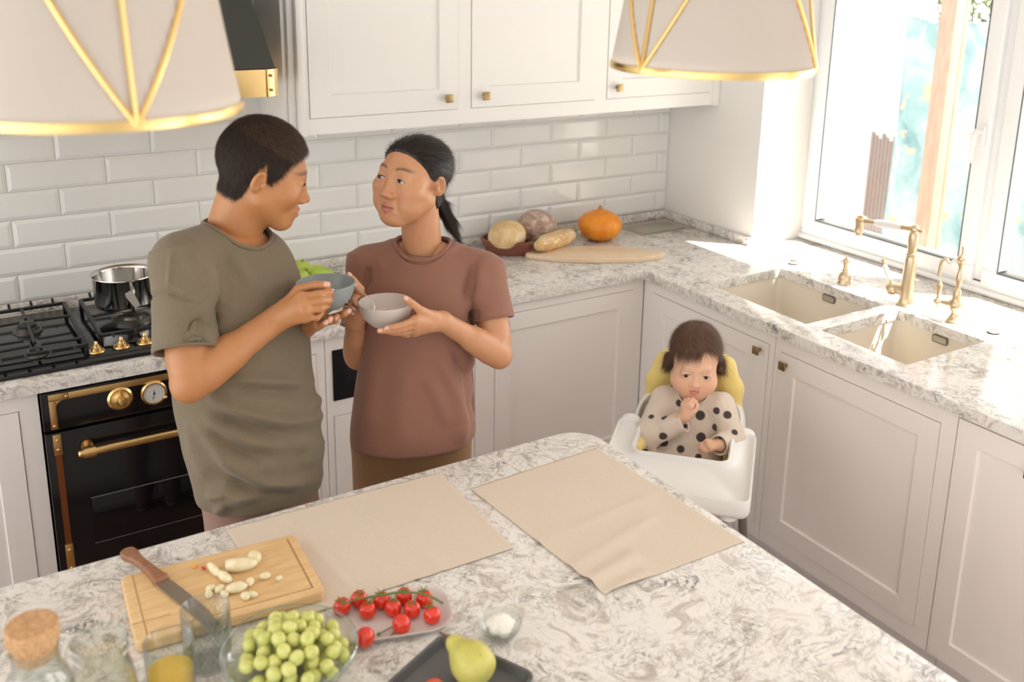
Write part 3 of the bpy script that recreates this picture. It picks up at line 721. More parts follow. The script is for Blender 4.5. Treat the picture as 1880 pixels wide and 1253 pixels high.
def smooth_prof(p,n=3):
    out=[]
    for i in range(len(p)-1):
        p0=p[max(i-1,0)];p1=p[i];p2=p[i+1];p3=p[min(i+2,len(p)-1)]
        for k in range(n):
            t=k/n; f=lambda a,b,c,d:.5*((2*b)+(-a+c)*t+(2*a-5*b+4*c-d)*t*t+(-a+3*b-3*c+d)*t**3)
            out.append((max(0,f(p0[0],p1[0],p2[0],p3[0])),f(p0[1],p1[1],p2[1],p3[1])))
    out.append(p[-1]); return out
def pear(name,loc,M,mt,label,group=None,s=1,bend=.008,stem=True,L=1):
    e=empty(name,loc,label=label,cat='pear',group=group); MM=T(loc)@M@Matrix.Diagonal((s,s,s*L,1))
    add(e,'fruit',bent(smooth_prof(pear_prof()),MM,bend),mt,ang=80)
    if stem: q=MB(); q.tube([(bend,0,.098),(bend*1.3,.002,.110),(bend*1.3+.006,.003,.124)],[.0022,.0017,.0022],8,M=MM); add(e,'stem',q,STEM)
    return e
def apple(loc,r,mt,label,tilt=0):
    e=empty('green_apple',loc,label=label,cat='apple',group=None); p=smooth_prof([(0,.10),(.25,.02),(.62,.06),(.93,.45),(1,.9),(.90,1.35),(.55,1.68),(.22,1.62),(0,1.48)]); M=T(loc)@R_(tilt,'Y')@Matrix.Diagonal((r,r,r,1))
    m=MB(); m.lathe(p,32,M,cap=False); add(e,'fruit',m,mt,ang=80); q=MB(); q.tube([(0,0,1.45),(.06,0,1.9)],[.06,.04],6,M=M); add(e,'stem',q,STEM)
    return e
apple((-1.205,.545,ZT+.001),.040,GREENP,'large green apple on the worktop, highest of the green fruit behind the grey bowl',8)
apple((-1.235,.440,ZT+.001),.036,GREENP,'small green apple on the worktop, lowest of the green fruit behind the grey bowl',-10)
pear('green_pear',(-1.20,.475,ZT+.0345),R_(-12,'Z')@R_(86,'Y'),GREENP,'green pear lying on its side beside the green apples',None,.95)
# basket of bread
BK=fabric('dark_red_wicker',(.30,.09,.05),(.16,.04,.025),300,.5,.6)
bc=V((-.272,.482,ZT)); bs=empty('bread_basket',bc,rad(-12),label='low dark red wicker basket holding two round loaves',cat='basket'); MBk=T(bc)@R_(-12,'Z')
m=MB(); ax,ay=.165,.105
m.prism([(ax*.86*math.cos(2*PI*k/40),ay*.86*math.sin(2*PI*k/40)) for k in range(40)],.002,.006,0,3,MBk)
for row in range(6):
    z=.006+row*.0085; g=.86+.14*(row/5)**.7; pts=[]
    for k in range(97):
        a=2*PI*k/96; w_=1+.012*(1 if (k//2+row)%2 else -1); pts.append((ax*g*w_*math.cos(a),ay*g*w_*math.sin(a),z))
    m.tube(pts,.0045,6,cap=False,M=MBk)
for k in range(24):
    a=2*PI*k/24; m.tube([(ax*.86*math.cos(a),ay*.86*math.sin(a),.004),(ax*math.cos(a),ay*math.sin(a),.054)],.0035,5,M=MBk)
for q in range(2):
    pts=[(ax*1.01*math.cos(2*PI*k/96)*(1+.008*math.sin(12*2*PI*k/96+q*PI)),ay*1.01*math.sin(2*PI*k/96)*(1+.008*math.sin(12*2*PI*k/96+q*PI)),.056+.003*math.cos(12*2*PI*k/96+q*PI)) for k in range(97)]
    m.tube(pts,.0048,6,cap=False,M=MBk)
add(bs,'woven_side',m,BK)
def loaf(name,c,r,M,mt,label,cat,rough=.004,seed=1):
    v=Vol([a-.2 for a in c],[a+.2 for a in c],.004); v.ell(c,r,R=np.array(M,dtype=np.float32)); P,Q=v.mesh(); N=vnormals(P,Q)
    d=np.array([noise.noise(V(p)*28+V((seed,0,0)))*rough+noise.noise(V(p)*90)*rough*.4 for p in P]); P=P+N*d[:,None]
    zmin=c[2]-r[2]*.62; P[:,2]=np.maximum(P[:,2],zmin); o=np_obj(name,[(P-np.array(c),Q,None)],mt); o.location=c; return tag(o,label,cat)
def crust(name,c1,c2,c3,sc=12):
    m=mat(name,c1,.8); n=NT(m); q=n.noise(n.coord(),sc,7,.7,.6); n.l(n.ramp(q.outputs['Fac'],[(.3,c1),(.5,c2),(.68,c3)]).outputs[0],n.b.inputs['Base Color']); q2=n.noise(n.coord(),90,4,.7); n.bump(q2.outputs['Fac'],.5,.002); return m
loaf('bread_loaf',(-.350,.466,ZT+.075),(.085,.072,.062),rotm(0,0,20),crust('pale_crust',(.60,.36,.15),(.76,.55,.28),(.86,.74,.54)),'pale golden floury round loaf at the front of the wicker basket','bread',.004,1)
loaf('bread_loaf',(-.178,.512,ZT+.079),(.088,.078,.072),rotm(0,0,-15),crust('brown_floury_crust',(.28,.16,.10),(.47,.33,.25),(.70,.60,.52),30),'brown flour-dusted crusty round loaf at the back of the wicker basket','bread',.007,5)
# pointed board and baguette
BW=wood('light_board_wood',(.72,.52,.33),(.84,.68,.49),(2,16,16)); 
b0=V((-.318,.372)); b1=V((.192,.112)); dv=(b1-b0); L=dv.length; an=math.atan2(dv.y,dv.x)
up_=[(0,0),(.03,.045),(.10,.078),(.20,.098),(.32,.100),(.42,.084),(.50,.055),(.55,.028),(L,.012)]; dn=[(L,-.012),(.54,-.045),(.44,-.080),(.30,-.088),(.18,-.078),(.08,-.052),(.02,-.024)]
def smooth_poly(P,n=5):
    out=[]; k=len(P)
    for i in range(k):
        p0,p1,p2,p3=P[i-1],P[i],P[(i+1)%k],P[(i+2)%k]
        for j in range(n):
            t=j/n; out.append(tuple(.5*((2*p1[a])+(-p0[a]+p2[a])*t+(2*p0[a]-5*p1[a]+4*p2[a]-p3[a])*t*t+(-p0[a]+3*p1[a]-3*p2[a]+p3[a])*t**3) for a in (0,1)))
    return out
m=MB(); m.prism(smooth_poly(up_[::-1]+dn[::-1]),0,.020,.004,3); o=m.build('serving_board',BW); o.location=(b0.x,b0.y,ZT+.0005); o.rotation_euler=(0,0,an); tag(o,'long pointed pale wooden serving board lying in front of the orange pumpkin','serving board')
def longloaf(a,b,r,name,mt,label,bag=None):
    a=V(a);b=V(b); c=(a+b)/2; v=Vol([min(a[i],b[i])-.05 for i in range(3)],[max(a[i],b[i])+.05 for i in range(3)],.003)
    n=6
    for i in range(n): 
        p=a.lerp(b,i/(n-1)); 
        if i<n-1: v.cap(p,a.lerp(b,(i+1)/(n-1)),r*(1 if 0<i else .72),r*(1 if i<n-2 else .85),k=.01)
    P,Q=v.mesh(); N=vnormals(P,Q); d=np.array([noise.noise(V(p)*40)*.0025 for p in P]); P=P+N*d[:,None]
    e=empty(name,(c.x,c.y,c.z-r),label=label,cat='bread'); o=np_obj('loaf',[(P,Q,None)],mt,e); o.matrix_parent_inverse=inv_of(e); return e
bg=longloaf((-.268,.347,ZT+.053),(-.075,.415,ZT+.053),.033,'baguette',crust('baguette_crust',(.62,.34,.11),(.80,.54,.25),(.88,.70,.42),9),'short golden baguette in a thin clear bag, lying on the pointed board')
bag=thin_glass('clear_film',(.97,.96,.93),.05,.5,2.5,.12)
v=Vol((-.36,.28,ZT),(.0,.50,ZT+.12),.003); v.cap((-.274,.345,ZT+.056),(-.040,.427,ZT+.056),.035,.035,k=.01); P,Q=v.mesh(); N=vnormals(P,Q); d=np.array([noise.noise(V((p[0]*30,p[1]*90,p[2]*90)))*.0035 for p in P]); P=P+N*d[:,None]; P[:,2]=np.maximum(P[:,2],ZT+.0212); o=np_obj('bread_bag',[(P,Q,None)],bag,bg); o.matrix_parent_inverse=inv_of(bg)
# pumpkin
v=Vol((-.02,.3,ZT-.02),(.26,.62,ZT+.18),.0025); pc=(.118,.462,ZT+.062); v.ell(pc,(.096,.096,.068)); v.ell((pc[0],pc[1],pc[2]+.056),(.020,.020,.016),k=.012); P,Q=v.mesh(); N=vnormals(P,Q); an_=np.arctan2(P[:,1]-pc[1],P[:,0]-pc[0]); rr=np.hypot(P[:,1]-pc[1],P[:,0]-pc[0])
P=P+N*((np.abs(np.cos(an_*5+.4))**.6-.7)*.0016*np.clip(rr/.06,0,1)+np.array([noise.noise(V(p)*60)*.0012 for p in P]))[:,None]; P[:,2]=np.maximum(P[:,2],ZT+.001)
pk=empty('pumpkin',(pc[0],pc[1],ZT),label='small orange pumpkin on the worktop by the tiled wall',cat='pumpkin'); o=np_obj('pumpkin_body',[(P,Q,None)],fruitmat('orange_rind',(.80,.20,.012),(.90,.34,.02),(.92,.44,.05),.4,14),pk); o.matrix_parent_inverse=inv_of(pk)
m=MB(); m.tube([(pc[0],pc[1],pc[2]+.070),(pc[0],pc[1],pc[2]+.082),(pc[0]+.004,pc[1],pc[2]+.088)],[.011,.008,.006],9); add(pk,'stem',m,mat('pumpkin_stem',(.50,.22,.05),.8))
# flush metal panel in the worktop
m=MB(); m.prism(rrect(-.135,-.085,.135,.085,.004),0,.0016,0,3); m.mi=1; m.box((-.120,-.070,.0014),(.120,.062,.0034),.0006); m.mi=2; m.box((-.120,-.074,.0014),(.120,-.0702,.0022)); o=m.build('socket_cover',[mat('champagne_metal',(.52,.47,.38),.35,.6),mat('champagne_panel',(.42,.39,.31),.28,.5),GAP]); o.location=(.452,.492,ZT+.0003); tag(o,'flush rectangular metal panel let into the worktop corner beside the pumpkin','socket panel')
# ------------------------------------------------------------------ taps
fc=empty('kitchen_tap',(.574,-.779,ZT),label='tall brass kitchen tap with white ceramic arm between the two sinks',cat='tap'); f=T((.574,-.779,ZT))
m=MB(); m.lathe(smooth_prof([(.0,.0),(.031,.0),(.031,.006),(.026,.012),(.023,.05),(.0225,.10),(.021,.15),(.018,.178),(.015,.185)],2)+[(.020,.187),(.020,.194)]+smooth_prof([(.015,.196),(.0175,.22),(.018,.25),(.0145,.268),(.012,.272)],2)+[(0,.272)],32,f,cap=False)
m.ell((.574,-.779,ZT+.281),(.017,.019,.017),24,16); m.tube([(.574,-.795,ZT+.281),(.574,-.806,ZT+.281)],.006,12); m.ell((.574,-.811,ZT+.281),(.008,.008,.008)); add(fc,'tap_body',m,FAUC,ang=60)
m=MB(); a_=(.0,1,-.10)
def ap(t): return (.574,-.779+t,ZT+.281-.085*t+(.0 if t<.2 else 0))
m.tube([ap(.012),ap(.03),ap(.055)],[.012,.0085,.0105],16); add(fc,'arm_joint',m,FAUC,ang=60); m=MB(); m.tube([ap(.165),ap(.175),ap(.20),ap(.215)],[.0105,.008,.009,.010],16); m.lathe(smooth_prof([(.016,.0),(.018,.004),(.016,.010),(.0165,.03),(.024,.056),(.027,.060)][::-1],2),24,T((.574,-.779+.237,ZT+.212))@Matrix.Scale(1,4)); m.ell((.574,-.779+.232,ZT+.264),(.019,.022,.017),20,14); m.lathe([(.012,0),(.012,.02)],18,T((.574,-.542,ZT+.203))); add(fc,'spout',m,FAUC,ang=60)
m=MB(); m.tube([ap(.053),ap(.08),ap(.12),ap(.15),ap(.167)],[.0115,.0145,.0150,.0135,.011],20); add(fc,'ceramic_arm',m,CERW,label='white ceramic arm')
m=MB(); m.tube([(.574,-.779,ZT+.050),(.569,-.730,ZT+.050)],[.020,.0195],18); m.ell((.567,-.722,ZT+.046),(.024,.026,.024),22,14); m.tube([(.566,-.716,ZT+.066),(.562,-.710,ZT+.080)],[.007,.0055],12); lv=add(fc,'side_lever',m,FAUC,ang=60); m=MB(); m.tube([(.552,-.688,ZT+.130),(.549,-.683,ZT+.142),(.548,-.680,ZT+.150)],[.006,.005,.0075],12); m.build('lever_tip',FAUC,lv)
m=MB(); m.tube([(.562,-.710,ZT+.079),(.558,-.702,ZT+.096),(.553,-.690,ZT+.124),(.552,-.688,ZT+.132)],[.007,.0105,.0085,.006],16); m.build('ceramic_grip',CERW,lv)
ft=empty('filter_tap',(.567,-.980,ZT),label='small ornate brass filter tap right of the tall kitchen tap',cat='tap'); f=T((.567,-.980,ZT))
m=MB(); m.lathe([(0,0),(.027,0),(.027,.004),(.023,.007),(.024,.011),(.018,.016),(.013,.028),(.0125,.040),(.020,.050),(.024,.060),(.022,.072),(.015,.080),(.0155,.086),(.0145,.092),(.0155,.098),(.013,.112),(.008,.122)]+smooth_prof([(.0075,.124),(.010,.140),(.0125,.155),(.009,.175),(.0065,.190),(.008,.200)],2)+[(.010,.205),(.010,.212),(.006,.214),(0,.214)],30,f,cap=False)
m.ell((.567,-.980,ZT+.226),(.016,.016,.016),22,14); m.tube([(.567,-.980,ZT+.240),(.567,-.980,ZT+.262)],[.003,.0045],8); m.ell((.567,-.980,ZT+.266),(.006,.006,.006)); m.tube([(.567,-.975,ZT+.061),(.564,-.945,ZT+.060),(.563,-.930,ZT+.058)],[.016,.010,.008],16); add(ft,'tap_body',m,FAUC,ang=60)
m=MB(); m.tube([(.567,-.965,ZT+.222),(.562,-.950,ZT+.206),(.560,-.944,ZT+.200)],[.006,.007,.006],12); add(ft,'ceramic_neck',m,CERW)
m=MB(); m.tube([(.560,-.944,ZT+.200),(.559,-.938,ZT+.206),(.558,-.932,ZT+.213),(.556,-.924,ZT+.212),(.554,-.917,ZT+.203),(.553,-.914,ZT+.188),(.552,-.9135,ZT+.165),(.552,-.9135,ZT+.150)],[.005,.005,.0055,.006,.0065,.0065,.0062,.0072],12); add(ft,'spout',m,FAUC)
m=MB(); m.ell((.562,-.912,ZT+.056),(.013,.013,.012),18,12); m.tube([(.562,-.912,ZT+.035),(.562,-.912,ZT+.046)],[.002,.005],8); m.tube([(.562,-.912,ZT+.066),(.562,-.912,ZT+.078),(.562,-.912,ZT+.100),(.562,-.912,ZT+.118),(.562,-.912,ZT+.128),(.562,-.912,ZT+.134)],[.005,.0055,.010,.0115,.005,.0035],14); add(ft,'side_lever',m,FAUC)
sd=empty('soap_dispenser',(.578,-.495,ZT),label='short brass soap dispenser at the back edge of the larger sink',cat='soap dispenser')
m=MB(); m.lathe([(0,0),(.025,0),(.025,.005),(.022,.008),(.024,.020),(.021,.036),(.012,.046),(.010,.050),(.012,.054),(.009,.058),(.0085,.072),(.011,.076),(.009,.082)],28,T((.578,-.495,ZT)),cap=False); add(sd,'bottle_base',m,FAUC,ang=60)
m=MB(); m.lathe([(.009,.080),(.014,.084),(.014,.090),(.010,.096),(.004,.102),(.003,.110),(0,.111)],24,T((.578,-.495,ZT)),cap=False); m.tube([(.578,-.495,ZT+.088),(.562,-.488,ZT+.087),(.553,-.484,ZT+.082)],[.004,.004,.003],8); add(sd,'pump_head',m,FAUC,ang=60)
for (x,y,l) in ((.593,-.221,'small round steel button on the worktop behind the larger sink'),(.594,-1.113,'small round steel button on the worktop near the filter tap')):
    e=empty('push_button',(x,y,ZT),label=l,cat='button'); m=MB(); m.lathe([(0,0),(.019,0),(.019,.004),(0,.004)],28,T((x,y,ZT+.0003)),cap=False); add(e,'black_collar',m,BLACKM); m=MB(); m.lathe([(0,.004),(.0175,.004),(.0175,.013),(.016,.015),(0,.014)],28,T((x,y,ZT+.0003)),cap=False); add(e,'steel_cap',m,STEEL)
# ------------------------------------------------------------------ pendants
SHADE=mat('pleated_shade',(.70,.655,.60),.8); n_=NT(SHADE); tr=n_.n('ShaderNodeBsdfTranslucent'); tr.inputs[0].default_value=(.75,.69,.61,1); mx=n_.n('ShaderNodeMixShader'); mx.inputs[0].default_value=.35; out_=[q for q in SHADE.node_tree.nodes if q.type=='OUTPUT_MATERIAL'][0]; n_.l(n_.b.outputs[0],mx.inputs[1]); n_.l(tr.outputs[0],mx.inputs[2]); n_.l(mx.outputs[0],out_.inputs[0])
def pendant(x,y,z,phis,label):
    e=empty('pendant_lamp',(x,y,z),label=label,cat='pendant lamp',group=None); r0=.175; H=.30; r1=.134; M=T((x,y,z))
    m=MB(); vs=[];fs=[]; n=210; K=6
    for i in range(n):
        a=2*PI*i/n; w_=.0017*(1 if i%2 else -1)
        for k in range(K+1):
            t=k/K; r=r0+(r1-r0)*t-.004*math.sin(PI*t)+w_; vs.append((r*math.cos(a),r*math.sin(a),H*t))
    for i in range(n):
        j=(i+1)%n
        for k in range(K): fs.append((i*(K+1)+k,j*(K+1)+k,j*(K+1)+k+1,i*(K+1)+k+1))
    m.geom(vs,fs,M); add(e,'lamp_shade',m,SHADE,ang=80)
    for zz,rr,nm in ((0,r0,'bottom_ring'),(H,r1,'top_ring')):
        m=MB(); m.lathe([(rr-.003,-.006),(rr+.003,-.006),(rr+.0045,0),(rr+.003,.006),(rr-.003,.006)],96,T((x,y,z+zz)),close=True); add(e,nm,m,GOLDP,ang=60)
    tc=math.atan2(-2.9107-y,-2.3859-x)
    for k,ph in enumerate(phis):
        b0=tc+rad(ph)
        def pth(a0,a1):
            P=[]
            for q in range(25):
                t=q/24; a=a0+(a1-a0)*t; r=r0+(r1-r0)*t-.004*math.sin(PI*t)+.0025; P.append((x+r*math.cos(a),y+r*math.sin(a),z+H*t))
            return P
        for da in (0,60,-60):
            m=MB(); m.tube(pth(b0,b0+rad(da)),.0036,8); add(e,'brass_band',m,GOLDP)
    m=MB()
    for k in range(3): a=2*PI*k/3; m.tube([(x,y,z+H-.01),(x+r1*math.cos(a),y+r1*math.sin(a),z+H)],.002,6)
    m.tube([(x,y,z-.012),(x,y,2.60)],.005,10); m.lathe([(0,0),(.055,0),(.06,.02),(0,.02)],28,T((x,y,2.60)),cap=False); add(e,'rod',m,GOLDP)
    m=MB(); m.lathe([(0,-.022),(.008,-.020),(.010,-.014),(.004,-.010),(0,-.010)],20,T((x,y,z)),cap=False); add(e,'finial',m,mat('copper_finial',(.55,.24,.07),.35,.9))
    m=MB(); m.lathe([(0,0),(.158,0)],48,T((x,y,z+.012)),cap=False); add(e,'diffuser',m,mat('lamp_diffuser',(.85,.82,.76),.6,0,Transmission_Weight=.3))
    return e
pendant(-2.169,-1.526,1.892,(12,132,252),'pleated cream pendant lampshade with gold bands, the large blurred one at the top left'); pendant(-1.175,-1.590,1.9146,(-40,80,200),'pleated cream pendant lampshade with gold bands, hanging in front of the wall cabinets')
# ------------------------------------------------------------------ things on the island
LINEN=mat('beige_linen',(.52,.42,.32),.95); n_=NT(LINEN); q1=n_.noise(n_.coord((18,420,1)),5,3,.6); q2=n_.noise(n_.coord((300,30,1)),6,2,.6); n_.l(n_.mix(.5,n_.ramp(q1.outputs['Fac'],[(.35,(.58,.485,.385)),(.65,(.74,.645,.53))]).outputs[0],n_.ramp(q2.outputs['Fac'],[(.35,(.62,.525,.42)),(.65,(.70,.605,.49))]).outputs[0]),n_.b.inputs['Base Color']); n_.bump(q1.outputs['Fac'],.3,.0005)
def placemat(c4,label,folds,nx=90,ny=70,rot=0):
    c4=[V((*p,0)) for p in c4]; ce=sum(c4,V())/4; P=[];F=[]
    for j in range(ny+1):
        for i in range(nx+1):
            u,v=i/nx,j/ny; p=c4[0].lerp(c4[1],u).lerp(c4[3].lerp(c4[2],u),v)-ce
            eu=min(u,1-u); ev=min(v,1-v); p.x+=.0012*noise.noise(V((v*18,u*2,3))); p.y+=.0012*noise.noise(V((u*18,v*2,9)))
            z=.0016+.0006*noise.noise(V((p.x*25,p.y*25,1)))
            for (a,b,w,h) in folds:
                a_,b_=V(a),V(b); ab=b_-a_; q=V((u,v)); t=max(0,min(1,(q-a_).dot(ab)/ab.length_squared)); d=(q-(a_+ab*t)).length; z+=h*math.exp(-(d/w)**2)
            P.append((p.x,p.y,z))
    k=nx+1
    for j in range(ny):
        for i in range(nx): a=j*k+i; F.append((a,a+1,a+k+1,a+k))
    m=MB(); m.geom(P,F); o=m.build('placemat',LINEN,ang=80); o.location=(ce.x,ce.y,ZT+.0005); md=o.modifiers.new('thick','SOLIDIFY'); md.thickness=.0010; md.offset=-1
    o.data.materials[0]=LINEN; tag(o,label,'placemat','beige linen placemats on the island'); return o
placemat([(-1.921,-1.014),(-1.425,-1.026),(-1.437,-1.380),(-1.915,-1.372)],'beige linen placemat partly under the chopping board',[((.25,0),(.30,1),.02,.0014),((.62,0),(.66,1),.012,.0016),((.5,0),(.55,1),.02,.0010),((.8,.1),(.86,1),.015,.0008)])
placemat([(-1.398,-1.126),(-1.032,-1.110),(-1.008,-1.603),(-1.367,-1.601)],'beige linen placemat at the rounded island corner, with a rumpled edge',[((0,.55),(1,.50),.03,.002),((0,.78),(.7,.66),.035,.004),((.0,.90),(.35,.85),.04,.009),((.05,1.0),(.3,.97),.03,.006),((.3,.1),(1,.25),.03,.001)])
# chopping board
CB=wood('honey_wood',(.66,.42,.19),(.80,.56,.29),(2.5,18,18),.5)
bc=V((-1.988,-1.2325)); BA=math.atan2(-1.14+1.118,-1.822+2.14)
cb=empty('chopping_board',(bc.x,bc.y,ZT+.003),BA,label='honey-coloured wooden chopping board with bananas and a knife on it',cat='chopping board'); M=T((bc.x,bc.y,ZT+.0032))@Matrix.Rotation(BA,4,'Z')
m=MB(); m.prism(rrect(-.166,-.107,.166,.107,.014),0,.0225,.004,3,M)
add(cb,'board',m,CB)
m=MB()
for lo,hi in (((.146,-.088,.0224),(.149,.092,.0229)),((-.14,-.0895,.0224),(.149,-.0875,.0229)),((-.146,-.103,.0224),(-.1445,.103,.0229)),((-.166,-.052,.0224),(-.1,-.0505,.0229))): m.box(lo,hi,0,M=M)
add(cb,'groove',m,mat('dark_wood_groove',(.36,.20,.08),.7))
# knife
kz=ZT+.0275; k0=V((-2.121,-1.043)); k1=V((-2.089,-1.178)); k2=V((-2.026,-1.372)); KA=math.atan2(k2.y-k0.y,k2.x-k0.x); kn=empty('kitchen_knife',(k1.x,k1.y,kz),KA,label='kitchen knife with a brown wooden handle lying across the chopping board',cat='knife'); M=T((k0.x,k0.y,kz+.004))@Matrix.Rotation(KA,4,'Z')@R_(1.0,'Y')
hw=wood('walnut',(.22,.09,.045),(.36,.17,.09),(6,30,30)); m=MB(); m.prism(smooth_poly([(-.002,.0),(.004,.012),(.02,.014),(.045,.0105),(.08,.011),(.115,.0125),(.138,.013),(.138,-.013),(.11,-.011),(.08,-.0085),(.045,-.010),(.02,-.017),(.003,-.014)],3),-.006,.0085,.004,3,M); h=add(kn,'handle',m,hw)
m=MB()
for x in (.035,.075,.115): m.lathe([(0,.0086),(.0028,.0088),(0,.0092)],12,M@T((x,0,0)))
add(kn,'rivet',m,STEELB)
m=MB(); b=[(.132,.012),(.20,.0145),(.27,.0135),(.33,.007),(.348,-.008),(.335,-.0135),(.132,-.0145)]; m.prism(b,.0005,.0022,0,3,M); add(kn,'blade',m,STEELB)
# banana
BAN=mat('banana_flesh',(.82,.74,.50),.5); n_=NT(BAN); q1=n_.noise(n_.coord(),60,4); n_.l(n_.ramp(q1.outputs['Fac'],[(.3,(.76,.64,.36)),(.6,(.86,.79,.58))]).outputs[0],n_.b.inputs['Base Color']); n_.b.inputs['Subsurface Weight'].default_value=.1
zb=ZT+.0262
def piece(label,c,r,rz=0,ry=0,cut=None,seed=0,name='banana_piece',mt=BAN,grp='cut banana on the chopping board'):
    v=Vol((-.045,-.045,-.03),(.045,.045,.04),.0012); v.ell((0,0,0),r,R=rotm(0,ry,rz),k=0)
    if cut is not None: v.plane(cut[0],cut[1],.002)
    P,Q=v.mesh(); N=vnormals(P,Q); P=P+N*np.array([noise.noise(V(p)*90+V((seed,0,0)))*.0009 for p in P])[:,None]; P[:,2]-=P[:,2].min(); o=np_obj(name,[(P,Q,None)],mt); o.location=(*c,zb); return tag(o,label,'banana' if mt is BAN else 'food scrap',grp)
piece('largest pale banana piece, whole and tapered, in the middle of the chopping board',(-1.950,-1.209),(.036,.0135,.0130),-20,0,((-.024,0,0),(-1,.3,0)),1)
piece('crescent banana slice at the left of the largest banana piece',(-1.993,-1.196),(.007,.024,.010),12,0,None,2)
piece('crescent banana slice touching the near end of the largest banana piece',(-1.982,-1.230),(.008,.021,.010),20,0,None,3)
piece('blocky banana chunk behind the tapered tip of the largest banana piece',(-1.915,-1.198),(.012,.016,.012),10,0,None,4)
piece('flat oval banana half nearest the row of small banana crumbs',(-1.972,-1.272),(.020,.0115,.009),-12,0,None,5)
for i,(x,y,r,l) in enumerate([(-2.012,-1.246,.008,'leftmost small banana crumb beside the knife blade'),(-1.999,-1.257,.009,'ragged banana crumb between the slices and the banana half'),(-2.020,-1.262,.008,'yellowish banana crumb nearest the glass'),(-1.995,-1.275,.008,'broken banana crumb just left of the banana half'),(-1.915,-1.261,.009,'small banana piece lying alone right of the banana half'),(-1.893,-1.278,.006,'smallest banana sliver, farthest right on the board'),(-1.944,-1.264,.009,'banana bit at the right end of the banana half'),(-1.965,-1.303,.009,'pale banana nub at the near edge of the board'),(-1.952,-1.304,.008,'white banana cube beside the pale nub')]):
    piece(l,(x,y),(r*1.2,r*.8,r*.75),40*i,0,None,7+i)
piece('tiny orange scrap behind the banana on the board',(-2.018,-1.157),(.005,.004,.003),0,0,None,20,'fruit_scrap',mat('orange_scrap',(.85,.38,.04),.5),None)
piece('tiny red scrap behind the banana on the board',(-2.006,-1.171),(.003,.006,.003),10,0,None,21,'fruit_scrap',mat('red_scrap',(.62,.03,.015),.5),None)
# glassware
def glass_cyl(name,x,y,r,h,label,cat='glass',t=.0016,base=.006,diamond=False,rb=None):
    e=empty(name,(x,y,ZT),label=label,cat=cat); rb=rb or r*.93; m=MB(); m.lathe([(0,.0006),(rb,.0006),(rb+.001,.004),(r,h-.001),(r-.0005,h),(r-t,h-.001),(rb-t,base),(0,base)],56,T((x,y,ZT)),cap=False); add(e,'glass_wall',m,GLASS,ang=50)
    if diamond:
        m=MB(); rr=lambda z:rb+(r-rb)*z/h+.0002
        for k in range(26):
            for s_ in (1,-1):
                m.tube([(x+rr(z)*math.cos(2*PI*k/26+s_*z*13),y+rr(z)*math.sin(2*PI*k/26+s_*z*13),ZT+z) for z in [h*(.12+.70*q/10) for q in range(11)]],.0005,4,cap=False)
        add(e,'cut_pattern',m,GLASS)
    return e
def liquid(e,x,y,r0,r1,z0,z1,mt,name='orange_juice'):
    m=MB(); m.lathe([(0,z0),(r0,z0),(r1,z1),(0,z1)],40,T((x,y,ZT)),cap=False); return add(e,name,m,mt)
JUICE=mat('orange_juice',(1.0,.60,.02),.15,0,Subsurface_Weight=.2)
glass_cyl('glass_tumbler',-2.060,-1.407,.0405,.11,'empty cut-glass tumbler in front of the chopping board',diamond=True)
g=glass_cyl('glass_tumbler',-2.132,-1.462,.039,.11,'glass tumbler with orange juice beside the glass jug'); liquid(g,-2.132,-1.462,.0345,.0355,.0065,.055,JUICE)
jx,jy=-2.231,-1.464; e=empty('glass_jug',(jx,jy,ZT),label='clear glass jug between the cork-stoppered bottle and the juice tumbler',cat='jug')
m=MB(); pr_=[(0,.0006),(.046,.0006),(.050,.006),(.051,.04),(.047,.08),(.040,.115),(.0385,.130),(.0425,.150)]; pi_=[(.0405,.150),(.0365,.130),(.0380,.115),(.0450,.08),(.049,.04),(.048,.008),(0,.007)]; m.lathe(smooth_prof(pr_,3)+pi_,56,T((jx,jy,ZT)),cap=False); add(e,'glass_wall',m,GLASS,ang=60)
m=MB(); m.lathe([(.0405,.1495),(.0415,.152),(.043,.1495),(.0415,.148)],48,T((jx,jy,ZT)),close=True); m.lathe([(.0375,.130),(.039,.132),(.0405,.130),(.039,.128)],48,T((jx,jy,ZT)),close=True); add(e,'rim',m,GLASS)
liquid(e,jx,jy,.045,.047,.009,.030,JUICE)
ox=-2.216; o=MB(); o.lathe([(0,.0),(.03,.0),(.032,.004),(.03,.008),(0,.008)],28,T((0,0,0))@Matrix.Identity(4),cap=False)
bx_,by_=-2.322,-1.536; e=empty('glass_bottle',(bx_,by_,ZT),label='glass bottle closed with a broad cork stopper at the lower left corner',cat='bottle')
m=MB(); m.lathe([(r_,z_*1.2) for r_,z_ in smooth_prof([(0,.0006),(.044,.0006),(.048,.006),(.048,.11),(.044,.14),(.033,.158),(.0315,.175),(.033,.186)],3)+[(.031,.186),(.0295,.175),(.031,.158),(.042,.138),(.046,.11),(.046,.008),(0,.007)]],56,T((bx_,by_,ZT)),cap=False); add(e,'glass_wall',m,GLASS,ang=60)
CORK=mat('cork',(.55,.31,.14),.85); n_=NT(CORK); q1=n_.noise(n_.coord(),170,5,.7); n_.l(n_.ramp(q1.outputs['Fac'],[(.35,(.42,.22,.10)),(.6,(.62,.38,.19))]).outputs[0],n_.b.inputs['Base Color']); n_.bump(q1.outputs['Fac'],.4,.001)
m=MB(); m.lathe([(0,.0),(.0275,.0),(.0285,.024),(.0325,.0245),(.0345,.028),(.0355,.050),(.0335,.0535),(0,.054)],44,T((bx_,by_,ZT+.206)),cap=False); add(e,'cork_stopper',m,CORK)
